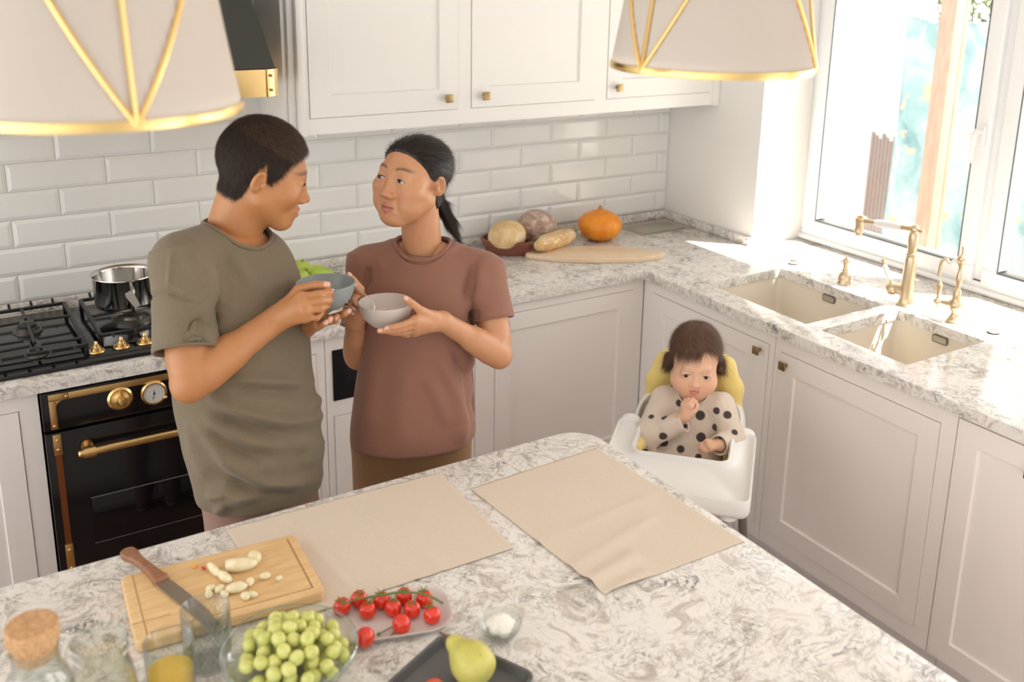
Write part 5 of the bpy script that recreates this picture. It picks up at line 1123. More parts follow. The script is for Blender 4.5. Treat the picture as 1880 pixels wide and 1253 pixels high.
# ------------------------------------------------------------------ people
Vol.at=lambda s,p: float(s.d[tuple(min(max(int(round((p[i]-s.lo[i])/s.h)),0),s.n[i]-1) for i in range(3))])
def cyl(s,a,b,ra,rb=None,k=.0,op='u'):
    """flat-ended round bar"""
    rb=ra if rb is None else rb; a=A3(a);b=A3(b);m=max(ra,rb)+k+.032
    r=s._sub(np.minimum(a,b)-m,np.maximum(a,b)+m)
    if r is None: return s
    sl,X,Y,Z=r; ab=b-a; Ln=math.sqrt(float(ab@ab)); u=ab/Ln; px,py,pz=X-a[0],Y-a[1],Z-a[2]
    t=px*u[0]+py*u[1]+pz*u[2]; rr=np.sqrt(np.maximum((px-t*u[0])**2+(py-t*u[1])**2+(pz-t*u[2])**2,0))
    d=np.maximum(rr-(ra+(rb-ra)*np.clip(t/Ln,0,1)),np.maximum(-t,t-Ln)); s._app(sl,d.astype(np.float32),k,op); return s
Vol.cyl=cyl
def volfor(pts,pad,h):
    P=np.array([tuple(p) for p in pts]); return Vol(P.min(0)-pad,P.max(0)+pad,h)
def hand(v,H,s=1.0):
    rr=[.0092,.0096,.0090,.0078]; wr=H['wr']
    for i,f in enumerate(H['f']):
        r=rr[i]*s; v.cap(wr,f[0],.0185*s,.0122*s,k=.016*s)
    ks=[f[0] for f in H['f']]
    for a,b in zip(ks,ks[1:]): v.cap(a,b,.0112*s,k=.008*s)
    for i,f in enumerate(H['f']):
        r=rr[i]*s; v.cap(f[0],f[1],r*1.12,r,k=.004*s); v.cap(f[1],f[2],r*1.02,r*.92,k=.003*s); v.cap(f[2],f[3],r*.92,r*.80,k=.003*s)
    t=H['t']; v.cap(wr,t[0],.018*s,.015*s,k=.014*s); v.cap(t[0],t[1],.0150*s,.0115*s,k=.010*s); v.cap(t[1],t[2],.0112*s,.0098*s,k=.004*s); v.cap(t[2],t[3],.0100*s,.0082*s,k=.003*s)
def handpaint(P,N,skin,H,s=1,nv=None):
    C=np.tile(np.array(skin,float),(len(P),1))
    tips=[f[3] for f in H['f']]+[H['t'][3]]
    for q in tips:
        m=gs(np.linalg.norm(P-np.array(q),axis=1),.016*s)[:,None]*.35; C=C*(1-m)+np.array((skin[0]*1.05,skin[1]*.82,skin[2]*.80))*m
    for q in [f[1] for f in H['f']]+ks_(H):
        m=gs(np.linalg.norm(P-np.array(q),axis=1),.010*s)[:,None]*.22; C=C*(1-m)+np.array((skin[0]*.9,skin[1]*.72,skin[2]*.68))*m
    if nv is not None:
        for q,p in [(f[3],f[2]) for f in H['f']]+[(H['t'][3],H['t'][2])]:
            ax=(V(q)-V(p)).normalized(); n=(V(nv)-ax*V(nv).dot(ax)).normalized(); c=np.array(V(q)+n*.006*s); dd=P-c; al=dd@np.array(ax); la=np.linalg.norm(dd-np.outer(al,np.array(ax)),axis=1)
            m=(sstep(.0068*s,.0055*s,np.abs(al))*sstep(.0062*s,.005*s,la)*(N@np.array(n)>.45))[:,None]*.7; C=C*(1-m)+np.array((.86,.60,.52))*m
    return C
def ks_(H): return [f[0] for f in H['f']]
def arm(sh,el,wr,r,H=None,s=1,skin=(.6,.3,.2),nv=None,h=.002):
    pts=[sh,el,wr]+([q for f in H['f'] for q in f]+list(H['t']) if H else [])
    v=volfor(pts,.075*s,h); sh,el,wr=V(sh),V(el),V(wr)
    v.cap(sh,el,r[0],r[1],k=.02); v.cap(sh.lerp(el,.35),sh.lerp(el,.8),r[0]*1.02,r[1]*1.02,k=.02)
    v.cap(el,wr,r[1]*.96,r[3],k=.006); v.cap(el.lerp(wr,.14),el.lerp(wr,.45),r[2],r[2]*.86,k=.010)
    v.ell(el+(el-(sh+wr)/2).normalized()*r[1]*.42,(r[1]*.55,)*3,k=.025)
    if H: hand(v,H,s)
    P,Q=v.mesh(); P=relax(P,Q,2,.4); N=vnormals(P,Q); C=handpaint(P,N,skin,H,s,nv) if H else np.tile(np.array(skin),(len(P),1))
    m=gs(np.linalg.norm(P-np.array(el),axis=1),.05)[:,None]*.3; C=C*(1-m)+np.array((skin[0]*.95,skin[1]*.80,skin[2]*.76))*m
    return P,Q,C
CF=np.array((.5203,.8141,-.2580))
def folds(P,N,F,vert=True):
    D=np.zeros(len(P))
    for pts,amp,w in F:
        best=np.full(len(P),9.); tt=np.zeros(len(P)); n=len(pts)-1
        for i in range(n):
            a=np.array(pts[i]);b=np.array(pts[i+1]); ab=b-a; ab=ab-CF*(ab@CF); p=P-a; p=p-np.outer(p@CF,CF); t=np.clip(p@ab/(ab@ab),0,1); d=np.linalg.norm(p-np.outer(t,ab),axis=1); u=d<best; best=np.where(u,d,best); tt=np.where(u,(i+t)/n,tt)
        D+=amp*np.exp(-(best/w)**2)*np.clip(np.sin(PI*np.clip(tt*.92+.04,0,1))*1.5,0,1)*(N@CF<.1)
    return D
def rim_points(v,c,X,Y,ax,a,b,n=72,top=.12):
    out=[]
    for i in range(n):
        t=2*PI*i/n; p=V(c)+X*(a*math.cos(t))+Y*(b*math.sin(t)); q=top
        while q>-.14 and v.at(p+ax*q)>0: q-=.002
        out.append(p+ax*q)
    for _ in range(6): out=[(out[i-1]+out[i]*2+out[(i+1)%n])/4 for i in range(n)]
    return out
def strands(P,Q,N,mask,flow,n,length,width,lift,col,seed=1,seg=3,colvar=.3,wav=.0):
    """thin tapering ribbons of hair that follow the head"""
    r=np.random.RandomState(seed); idx=np.where(mask)[0]; pick=r.choice(idx,n); 
    p=P[pick]+N[pick]*0; nn=N[pick]; f=flow(p,nn); f=f-nn*np.sum(f*nn,1)[:,None]; f/=np.linalg.norm(f,axis=1)[:,None]+1e-9
    f=f+r.normal(0,.12,f.shape); side=np.cross(f,nn); side/=np.linalg.norm(side,axis=1)[:,None]+1e-9
    L=length*(.6+.8*r.rand(n))[:,None]; VS=[]; 
    for k in range(seg+1):
        t=k/seg; c=p+f*L*t+nn*(lift*math.sin(PI*.6*t)*L/length-.0006*(1-t)+.001)+side*(wav*math.sin(3*t))*1.0; w=width*(1-t*.85); VS+= [c-side*w,c+side*w]
    VS=np.stack(VS,1).reshape(-1,3); k2=(seg+1)*2; base=np.arange(n)*k2; QS=[]
    for k in range(seg): QS.append(np.stack([base+2*k,base+2*k+1,base+2*k+3,base+2*k+2],1))
    cc=np.array(col)*(1-colvar+2*colvar*r.rand(n))[:,None]; return VS,np.concatenate(QS),np.repeat(cc,k2,axis=0)
def hairshell(P,Q,N,m,thick,col):
    """lift the part of the head surface under the hair"""
    keep=(m[Q]>.001).all(1); Qk=Q[keep]; u,inv=np.unique(Qk,return_inverse=True); Qn=inv.reshape(Qk.shape); return u,P[u]+N[u]*thick[u][:,None],Qn
HAIRM=mat('hair',(.03,.02,.015),.38); n_=NT(HAIRM); a_=n_.n('ShaderNodeAttribute',attribute_name='tint'); n_.l(a_.outputs['Color'],n_.b.inputs['Base Color']); n_.b.inputs['Specular IOR Level'].default_value=.45
HAIRS=mat('short_hair',(.03,.02,.015),.6); n_=NT(HAIRS); a_=n_.n('ShaderNodeAttribute',attribute_name='tint'); n_.l(a_.outputs['Color'],n_.b.inputs['Base Color']); n_.b.inputs['Specular IOR Level'].default_value=.3
FACE2=8000
def zline(kind,x,y):
    ax=np.abs(x)
    if kind=='man': return np.interp(y,[-.13,-.05,-.038,-.022,-.006,.004,.012,.028,.040,.055,.075,.10],[-.062,-.066,-.055,.012,.030,-.010,-.012,.004,.030,.050,.064,.066])
    if kind=='woman': return np.interp(y,[-.13,-.05,-.040,-.030,-.006,.006,.018,.032,.045,.058,.072,.10],[-.070,-.075,-.060,.004,.026,.006,.010,.030,.046,.060,.072,.078])
    return np.interp(y,[-.13,-.05,-.035,-.025,-.004,.006,.016,.030,.045,.058,.072,.10],[-.060,-.060,-.050,-.045,-.035,-.020,.024,.054,.070,.078,.083,.085])
# ---------------------------------------------------------------- the man
def man():
    sk=(.50,.225,.090); e=empty('person',(M_neck[0],M_neck[1],0),label='man in a khaki T-shirt with cropped dark hair, eating from a grey bowl',cat='person')
    Rh=V((.8453,-.5339,0)); Fh=V((.5389,.8424,0)); fwd=(Rh*math.cos(rad(15))+Fh*math.sin(rad(15))); fwd=(fwd*math.cos(rad(17))+V((0,0,-1))*math.sin(rad(17)))
    M=frame(fwd,(-.02,.0,1),M_head); s=1.06; hd_=head(M,s,'man',sk,(M_neck[0]-.003,M_neck[1]+.01,M_neck[2]-.03),neck_r=.063,gaze=(0,.9,-.25),lids=.0036)
    P0,Q0,C0=hd_[0]
    A1=arm(M_shR,M_elR,MRH['wr'],(.046,.043,.048,.030),MRH,1.03,sk,nv=(-.35,-.75,.55)); A2=arm(M_shL,M_elL,MLH['wr'],(.048,.042,.044,.029),MLH,1.0,sk,nv=(-.45,-.8,-.1))
    SEC=[(.760,-1.762,-.738,.138,.106,27.9),(.85,-1.764,-.738,.156,.126,27.9),(.95,-1.768,-.718,.166,.138,27.9),(1.10,-1.774,-.686,.168,.137,27.9),(1.25,-1.772,-.655,.176,.130,27.9),(1.34,-1.772,-.632,.168,.122,27.9),(1.395,-1.768,-.620,.144,.102,25),(1.425,-1.763,-.612,.112,.086,22),(1.447,-1.763,-.606,.078,.070,20)]
    v=Vol((-2.06,-.98,.0),(-1.45,-.32,1.52),.006); v.loft([(z,x,y,a-.014,b-.012,an) for z,x,y,a,b,an in SEC if z>.84],k=0); v.cap(M_neck,M_shR,.045,.040,k=.03); v.cap(M_neck,M_shL,.045,.040,k=.03)
    legs=[((-1.828,-.765,.86),(-1.85,-.79,.46),(-1.872,-.74,.07)),((-1.695,-.698,.86),(-1.660,-.73,.46),(-1.655,-.67,.07))]
    v.ell((-1.765,-.733,.86),(.125,.095,.11),R=rotm(0,0,27.9),k=.03)
    for a,b,c in legs: v.cap(a,b,.066,.050,k=.04); v.cap(b,c,.050,.034,k=.02); v.cap((c[0],c[1],.045),(c[0]+.05,c[1]-.11,.035),.036,.028,k=.02)
    P,Q=v.mesh(); P=relax(P,Q,2)
    b=np_obj('body',hd_+[A1,A2,(P,Q,sk)],SKIN,e); b.matrix_parent_inverse=inv_of(e)
    # shirt
    v=Vol((-2.06,-.98,.70),(-1.45,-.32,1.53),.0042); v.loft(SEC,k=0,p=2.4)
    sR,cR=V(M_shR),V(M_cufR); sL,cL=V(M_shL),V(M_cufL)
    v.cap(V(M_neck)+V((0,0,-.012)),sR+V((.0,0,-.012)),.062,.064,k=.05); v.cap(V(M_neck)+V((0,0,-.012)),sL+V((0,0,-.008)),.060,.052,k=.05)
    sv=volfor([sR,cR,sL,cL],.09,.004)
    sv.cap(V(M_neck)+V((0,0,-.016)),sR+V((.0,0,-.014)),.050,.062,k=0); sv.cyl(sR-(cR-sR)*.02,cR,.064,.0705,k=.03); sv.cap(sL,sL,.048,k=0); sv.cyl(sL,cL,.055,.057,k=.03); sv.plane(V(M_neck)-V((.885,.468,0))*.055,(.885,.468,0)) if False else None
    dR=(cR-sR).normalized(); sv.cyl(cR-dR*.035,cR+dR*.03,.060,.062,op='s',k=.004); dL=(cL-sL).normalized(); sv.cyl(cL-dL*.05,cL+dL*.03,.053,.053,op='s',k=.004)
    f=V((.468,-.885,0)); X=V((.885,.468,0)); ax=(V((0,0,1))+f*.42+V((0,0,0))).normalized(); Y=ax.cross(X).normalized(); c=V(M_neck)+f*.012+V((0,0,-.01)); rim=rim_points(v,c,X,Y,ax,.080,.082)
    t=Vol(v.lo,v.lo+np.array(v.n)*v.h,v.h)
    v.cyl(c-ax*.060,c+ax*.2,.080,.084,op='s',k=.003)
    v.plane((-1.775,-.74,.825),(-.10,-.14,-1),.006)
    P,Q=v.mesh(); P1,Q1=sv.mesh(); Q=np.concatenate([Q,Q1+len(P)]); P=np.concatenate([P,P1]); P=relax(P,Q,3,.5); N=vnormals(P,Q)
    d=2.1*folds(P,N,M_folds)+np.array([noise.noise(V((p[0]*9+p[2]*5,p[1]*9,p[2]*11)))*.0055+noise.noise(V((p[0]*16-p[2]*9,p[1]*16,p[2]*7+5)))*.0035+noise.noise(V((p[0]*22+p[2]*12,p[1]*22,p[2]*16)))*.0018 for p in P])*np.clip((1.42-P[:,2])/.1,.2,1)
    P=P+N*d[:,None]; mb=MB(); mb.tube(rim+[rim[0],rim[1]],.0052,8,cap=False)
    for cc,dd,r in ((cR,dR,.0675),(cL,dL,.0575)):
        xx=dd.orthogonal().normalized(); yy=dd.cross(xx); mb.tube([cc-dd*.003+xx*(r*math.cos(2*PI*i/40))+yy*(r*math.sin(2*PI*i/40)) for i in range(42)],.0034,6,cap=False)
    KH=fabric('khaki_cotton',(.200,.156,.098),(.160,.125,.078),500,.2); sh=np_obj('t_shirt',[(P,Q,None),bmparts(mb,None)],KH,e); sh.matrix_parent_inverse=inv_of(e); sh['label']='khaki short-sleeved T-shirt'
    v=Vol((-2.06,-.98,.03),(-1.45,-.45,.98),.007); v.ell((-1.765,-.733,.86),(.138,.106,.11),R=rotm(0,0,27.9),k=.03)
    for a,b_,c_ in legs: v.cap(a,b_,.074,.074,k=.04); v.cap(b_,c_,.074,.062,k=.03)
    v.plane((0,0,.06),(0,0,-1)); P,Q=v.mesh(); P=relax(P,Q,3); o=np_obj('trousers',[(P,Q,None)],fabric('dusty_rose_cotton',(.34,.20,.15),(.28,.165,.12),500,.2),e); o.matrix_parent_inverse=inv_of(e)
    shoes(e,legs,(.055,-.105))
    # hair
    N0=vnormals(P0,Q0); Mi=np.array(M.inverted()); L0=(P0@Mi[:3,:3].T+Mi[:3,3])/s; x,y,z=L0.T; m=sstep(-.002,.012,z-zline('man',x,y))*((np.abs(x)<.079)|(z>.016)|(y<-.03))
    top=sstep(.02,.11,z+.35*y+.012*np.array([noise.noise(V(q)*30) for q in L0])); th=(.0030+.0065*top)*m*s; u,Ph,Qh=hairshell(P0,Q0,N0,m,th,None); Nh=N0[u]; nz=np.array([noise.noise(V(p)*160) for p in Ph]); Ph=Ph+Nh*(nz*.0012)[:,None]
    c1=np.array((.018,.010,.007)); c2=np.array((.095,.052,.034)); tt=(top[u]*.75)[:,None]; Ch=c1*(1-tt)+c2*tt*(.8+.4*nz[:,None]); mm=m[u][:,None]; Ch=Ch*np.clip(mm*1.4,0,1)+np.array(sk)*.55*(1-np.clip(mm*1.4,0,1))
    R3=np.array(M.to_3x3())
    def flow(p,n):
        l=((p@Mi[:3,:3].T)+Mi[:3,3]); g=np.stack([l[:,0]*4,.35+l[:,1]*6,-.55+l[:,2]*5.5],1); return g@R3.T+n*.6
    S=strands(Ph,Qh,Nh,m[u]>.25,flow,26000,.0105,.00030,.0015,(.032,.019,.013),3,2,.5); S2=strands(Ph,Qh,Nh,(m[u]>.6)&(top[u]>.4),flow,9000,.013,.00032,.002,(.085,.048,.030),4,2,.5)
    h=np_obj('hair',[(Ph,Qh,Ch),S,S2],HAIRS,e); h.matrix_parent_inverse=inv_of(e); h['label']='cropped dark brown hair'
def shoes(e,legs,d,s=1,col=(.55,.52,.48)):
    mt=mat('slipper',col,.8)
    for a,b,c in legs:
        v=Vol((c[0]-.12,c[1]-.24,.0),(c[0]+.2,c[1]+.12,.14),.005); v.cap((c[0],c[1]+.02,.045),(c[0]+d[0],c[1]+d[1],.038),.042,.036,k=.02); v.cap((c[0],c[1],.08),(c[0],c[1],.05),.045,.045,k=.02); v.plane((0,0,.006),(0,0,-1)); P,Q=v.mesh(); o=np_obj('slipper',[(P,Q,None)],mt,e); o.matrix_parent_inverse=inv_of(e)
# ---------------------------------------------------------------- the woman
def woman():
    sk=(.58,.29,.15); e=empty('person',(W_neck[0],W_neck[1],0),label='woman in a rose-brown T-shirt with dark tied-back hair, holding a cream bowl',cat='person')
    Rh=V((.8453,-.5339,0)); Fh=V((.5389,.8424,0)); fwd=(-Fh*math.cos(rad(33))-Rh*math.sin(rad(33))); fwd=(fwd+V((0,0,.13)))
    M=frame(fwd,V((0,0,1))+Rh*.06,W_head); s=1.04; nk=(W_neck[0],W_neck[1],W_neck[2]-.03); hd_=head(M,s,'woman',sk,nk,neck_r=.050,gaze=(.22,.9,.04),lids=.0040,puff=1,lip=(.45,.13,.11)); P0,Q0,C0=hd_[0]
    A1=arm(W_shL,W_elL,WLH['wr'],(.043,.036,.040,.0245),WLH,.92,sk,nv=(-.2,-.7,.7)); A2=arm(W_shR,W_elR,WRH['wr'],(.042,.035,.038,.024),WRH,.92,sk,nv=(-.4,-.5,.75))
    an=-33.6; SEC=[(.775,-1.335,-.690,.156,.130,an),(.86,-1.332,-.685,.166,.140,an),(.95,-1.322,-.672,.160,.132,an),(1.05,-1.305,-.655,.150,.122,an),(1.15,-1.286,-.638,.148,.118,an),(1.225,-1.272,-.624,.150,.112,an),(1.282,-1.260,-.610,.134,.094,an),(1.312,-1.254,-.602,.100,.074,an),(1.334,-1.251,-.597,.070,.058,an)]
    v=Vol((-1.62,-.95,.0),(-1.02,-.36,1.42),.006); v.loft([(z,x,y,a-.024-.02*(z<1),b-.024-.02*(z<1),q) for z,x,y,a,b,q in SEC if z>.90],k=0); v.cap(W_neck,W_shR,.036,.036,k=.03); v.cap(W_neck,W_shL,.036,.036,k=.03)
    legs=[((-1.400,-.642,.84),(-1.41,-.665,.46),(-1.41,-.60,.07)),((-1.272,-.728,.84),(-1.272,-.75,.46),(-1.255,-.70,.07))]
    v.ell((-1.335,-.685,.87),(.105,.080,.09),R=rotm(0,0,an),k=.03)
    for a,b,c in legs: v.cap(a,b,.060,.048,k=.04); v.cap(b,c,.048,.034,k=.02); v.cap((c[0],c[1],.04),(c[0]-.05,c[1]-.09,.032),.032,.026,k=.02)
    P,Q=v.mesh(); P=relax(P,Q,2); b=np_obj('body',hd_+[A1,A2,(P,Q,sk)],SKIN,e); b.matrix_parent_inverse=inv_of(e)
    v=Vol((-1.62,-.95,.74),(-1.02,-.36,1.42),.0042); v.loft(SEC,k=0,p=2.3); sR,cR=V(W_shR),V(W_cufR); sL,cL=V(W_shL),V(W_cufL)
    nkb=V(W_neck)+V((0,0,-.012)); v.cap(nkb,sL+V((0,0,-.010)),.052,.053,k=.05); v.cap(nkb,sR+V((0,0,-.010)),.052,.050,k=.05)
    sv=volfor([sR,cR,sL,cL],.08,.004)
    for a,c in ((sL,cL),(sR,cR)):
        dd=(c-a).normalized(); sv.cap(nkb.lerp(a,.55)+V((0,0,-.01)),a+V((0,0,-.008)),.044,.050,k=0); sv.cyl(a-dd*.01,c,.053,.058,k=.03)
    for a,c in ((sL,cL),(sR,cR)):
        dd=(c-a).normalized(); sv.cyl(c-dd*.05,c+dd*.03,.051,.052,op='s',k=.004)
    f=V((-.553,-.833,0)); X=V((.833,-.553,0)); ax=(V((0,0,1))+f*.30).normalized(); Y=ax.cross(X).normalized(); c=V(W_neck)+f*.004+V((0,0,-.005)); rim=rim_points(v,c,X,Y,ax,.074,.070); v.cyl(c-ax*.055,c+ax*.2,.073,.074,op='s',k=.003)
    v.plane((-1.335,-.69,.842),(.02,-.08,-1),.006)
    P,Q=v.mesh(); P1,Q1=sv.mesh(); Q=np.concatenate([Q,Q1+len(P)]); P=np.concatenate([P,P1]); P=relax(P,Q,3,.5); N=vnormals(P,Q); d=1.7*folds(P,N,W_folds)+np.array([noise.noise(V((p[0]*8,p[1]*8,p[2]*5+4)))*.0042+noise.noise(V((p[0]*20,p[1]*20,p[2]*9)))*.0012 for p in P])*np.clip((1.27-P[:,2])/.1,.15,1); P=P+N*d[:,None]
    mb=MB(); mb.tube(rim+[rim[0],rim[1]],.0050,8,cap=False)
    for cc,dd,r in ((cR,(cR-sR).normalized(),.056),(cL,(cL-sL).normalized(),.056)):
        xx=dd.orthogonal().normalized(); yy=dd.cross(xx); mb.tube([cc-dd*.002+xx*(r*math.cos(2*PI*i/40))+yy*(r*math.sin(2*PI*i/40)) for i in range(42)],.0028,6,cap=False)
    o=np_obj('t_shirt',[(P,Q,None),bmparts(mb,None)],fabric('rose_brown_cotton',(.300,.142,.098),(.262,.122,.083),600,.15),e); o.matrix_parent_inverse=inv_of(e); o['label']='rose-brown short-sleeved T-shirt'
    v=Vol((-1.62,-.95,.03),(-1.05,-.42,.98),.006); v.ell((-1.335,-.685,.87),(.130,.104,.10),R=rotm(0,0,an),k=.03)
    for a,b_,c_ in legs: v.cap(a,b_,.072,.078,k=.07); v.cap(b_,c_,.085,.078,k=.03)
    v.plane((0,0,.05),(0,0,-1)); P,Q=v.mesh(); P=relax(P,Q,3); N=vnormals(P,Q); P=P+N*np.array([noise.noise(V((p[0]*12,p[1]*12,p[2]*4)))*.006 for p in P])[:,None]; o=np_obj('trousers',[(P,Q,None)],fabric('tan_brown_cotton',(.30,.165,.075),(.25,.135,.06),500,.2),e); o.matrix_parent_inverse=inv_of(e)
    shoes(e,legs,(-.055,-.09))
    # hair: smooth shell with a side parting, tied low
    N0=vnormals(P0,Q0); Mi=np.array(M.inverted()); R3=np.array(M.to_3x3()); L0=(P0@Mi[:3,:3].T+Mi[:3,3])/s; x,y,z=L0.T
    zl=zline('woman',x,y)-.006*sstep(.0,.05,x)*(y>.02); m=sstep(-.002,.007,z-zl)*((np.abs(x)<.0775)|(z>.020)|(y<-.034))
    tie=np.array((.006,-.112,-.058)); rel=L0-tie; azi=np.arctan2(rel[:,0]+.02*rel[:,2],rel[:,2]+.02); st=np.array([noise.noise(V((a*34,3.1,float(q)*6))) for a,q in zip(azi,z)])+.6*np.array([noise.noise(V((a*90,7.7,0))) for a in azi])
    part=np.exp(-((x-.018)/.0035)**2)*(z>.05)*(y>-.03)
    th=(.0032+.0012*sstep(.02,.09,z)+.003*sstep(-.02,-.08,y)+.0011*st-.004*part)*np.clip(m,0,1)*s; th=np.where(m>.3,np.maximum(th,.0012),th); u,Ph,Qh=hairshell(P0,Q0,N0,m,th,None); Nh=N0[u]
    base=np.array((.016,.011,.009)); Ch=base*(1+.55*st[u])[:,None]*(1-.3*part[u])[:,None]
    def flow(p,n):
        l=(p@Mi[:3,:3].T+Mi[:3,3])/s; g=tie-l; g[:,2]+=.03; return g@R3.T
    S=strands(Ph,Qh,Nh,m[u]>.5,flow,9000,.030,.00035,.0006,(.022,.015,.012),5,3,.6); S2=strands(P0,Q0,N0,(m>.05)&(m<.6)&(z>-.02),flow,4500,.022,.00028,.0008,(.02,.013,.010),6,3,.5)
    # ponytail
    def W(l): return V(apply(M,np.array([l]),s)[0])
    a=W((.006,-.108,-.058)); tail=[W((.004,-.095,-.045)),a,a+Rh*.016+V((0,0,-.030))+Fh*.012,a+Rh*.040+V((0,0,-.070))+Fh*.0,a+Rh*.062+V((0,0,-.105))-Fh*.03]
    v=volfor(tail,.06,.002); v.chain(tail,[.026,.0125,.0165,.0155,.003],k=.008); Pt,Qt=v.mesh(); Pt=relax(Pt,Qt,1); Nt=vnormals(Pt,Qt); Ct=np.tile(base*.9,(len(Pt),1))
    td=np.array((tail[4]-tail[1]).normalized()); S3=strands(Pt,Qt,Nt,np.ones(len(Pt),bool),lambda p,n: np.tile(td,(len(p),1)),5000,.030,.0004,.0006,(.022,.015,.012),8,3,.6)
    h=np_obj('hair',[(Ph,Qh,Ch),S,S2,(Pt,Qt,Ct),S3],HAIRM,e); h.matrix_parent_inverse=inv_of(e); h['label']='dark hair in a low ponytail'
    mb=MB(); t_=(tail[2]-tail[1]).normalized(); xx=t_.orthogonal().normalized(); yy=t_.cross(xx); mb.tube([tail[1]+t_*.004+xx*(.0135*math.cos(2*PI*i/24))+yy*(.0135*math.sin(2*PI*i/24)) for i in range(26)],.0035,8,cap=False); o=mb.build('hair_tie',BLACKM,h)
# ---------------------------------------------------------------- the baby, in the chair's own frame
def genhand(W,d,n,s,curl,thumb=1,spread=.12):
    W,d,n=V(W),V(d).normalized(),V(n); n=(n-d*n.dot(d)).normalized(); t=d.cross(n).normalized()*thumb; F=[]
    lens=[(.036,.022,.018),(.040,.025,.019),(.037,.023,.018),(.029,.017,.016)]
    for i,o in enumerate((.024,.008,-.008,-.023)):
        k=W+d*(.070-.004*abs(i-1))*s+t*o*s; P=[k]; a=0; dd=(d+t*spread*(1.5-i)/3).normalized()
        for L,c in zip(lens[i],curl): a+=rad(c); P.append(P[-1]+(dd*math.cos(a)-n*math.sin(a))*L*s)
        F.append([tuple(p) for p in P])
    b=W+d*.018*s+t*.020*s-n*.006*s; T_=[b,b+(d*.7+t*.7-n*.3).normalized()*.030*s]; T_.append(T_[-1]+(d*.85+t*.15-n*.5).normalized()*.024*s); T_.append(T_[-1]+(d*.7-t*.3-n*.6).normalized()*.018*s)
    return dict(wr=tuple(W),f=F,t=[tuple(p) for p in T_])
def baby():
    sk=(.78,.47,.31); e=empty('person',tuple(HM@V((0,.09,.60))),label='baby with wispy brown hair in a dotted beige top, sitting in the high chair',cat='person')
    G=lambda p: HM@V(p); DR=lambda p:(HM.to_3x3()@V(p))
    M=frame(DR((.17,-1,-.20)),DR((.05,.0,1)),G((.006,.068,.922))); s=.93; hd_=head(M,s,'baby',sk,G((.006,.088,.80)),neck_r=.036,gaze=(.10,.9,-.05),lids=.0052,lip=(.62,.22,.19),h=.0013); P0,Q0,C0=hd_[0]
    H1=genhand((-.004,-.036,.790),(.10,-.05,1),(-.35,-.95,.05),.56,(55,60,40),thumb=1); H2=genhand((.104,-.058,.722),(-.75,-.45,.10),(.1,-.45,.9),.56,(45,55,35),thumb=1)
    def hw(H): return dict(wr=tuple(G(H['wr'])),f=[[tuple(G(p)) for p in f] for f in H['f']],t=[tuple(G(p)) for p in H['t']])
    H1,H2=hw(H1),hw(H2)
    A1=arm(G((-.080,.08,.785)),G((-.115,-.02,.705)),H1['wr'],(.021,.019,.0195,.0165),H1,.60,sk,nv=DR((0,-1,.3)),h=.0013); A2=arm(G((.092,.08,.785)),G((.138,.01,.712)),H2['wr'],(.021,.019,.0195,.0165),H2,.60,sk,nv=DR((0,-.4,1)),h=.0013)
    v=Vol((-.2,-.2,.46),(.2,.22,.88),.005); v.loft([(.60,0,.10,.085,.075,0),(.68,0,.095,.085,.068,0),(.75,.004,.092,.080,.058,0),(.79,.006,.09,.060,.045,0),(.81,.006,.09,.04,.035,0)],k=0); v.cap((0,.1,.62),(0,.1,.64),.08,k=.02)
    for s_ in (-1,1): v.cap((s_*.048,.08,.605),(s_*.082,-.10,.615),.045,.036,k=.02); v.cap((s_*.082,-.10,.615),(s_*.085,-.15,.52),.034,.026,k=.01)
    P,Q=v.mesh(); P=relax(P,Q,2); b=np_obj('body',hd_+[A1,A2,(apply(HM,P),Q,sk)],SKIN,e); b.matrix_parent_inverse=inv_of(e)
    # dotted top
    v=Vol((-.2,-.14,.56),(.2,.21,.87),.0026); v.loft([(.585,0,.085,.105,.098,0),(.64,0,.085,.106,.098,0),(.70,.002,.09,.100,.085,0),(.75,.004,.092,.092,.070,0),(.785,.006,.092,.072,.056,0),(.808,.006,.090,.045,.042,0)],k=0,p=2.2)
    L_=[((-.080,.08,.783),(-.117,-.02,.704),(-.006,-.030,.768)),((.092,.08,.783),(.140,.01,.710),(.100,-.062,.723))]
    for a,b_,c in L_: v.cap((.006,.09,.79),a,.030,.038,k=.03); v.cap(a,b_,.040,.040,k=.02); v.cyl(V(b_)+(V(b_)-V(c))*.0,c,.038,.030,k=.018)
    for a,b_,c in L_: q=V(c); dd=(q-V(b_)).normalized(); v.cyl(q-dd*.02,q+dd*.012,.0255,.0265,op='s',k=.002)
    f=V((.05,-1,0)).normalized(); X=V((1,.05,0)).normalized(); ax=(V((0,0,1))+f*.55).normalized(); Y=ax.cross(X).normalized(); c=V((.006,.088,.795)); rim=rim_points(v,c,X,Y,ax,.048,.046,60,.08)
    v.cyl(c-ax*.04,c+ax*.1,.046,.049,op='s',k=.002); v.cap(c+f*.03-V((0,0,.01)),c+f*.062-V((0,0,.035)),.014,.004,op='s',k=.004)
    for s_ in (-1,1): v.cap((s_*.05,.07,.60),(s_*.086,-.10,.612),.056,.047,k=.03)
    P,Q=v.mesh(); P=relax(P,Q,2); N=vnormals(P,Q); P=P+N*np.array([noise.noise(V((p[0]*26,p[1]*26,p[2]*22)))*.0035+noise.noise(V((p[0]*60+p[2]*30,p[1]*60,p[2]*40)))*.0012 for p in P])[:,None]
    C=np.tile(np.array((.70,.60,.50)),(len(P),1)); fr=P[N[:,1]<.2]
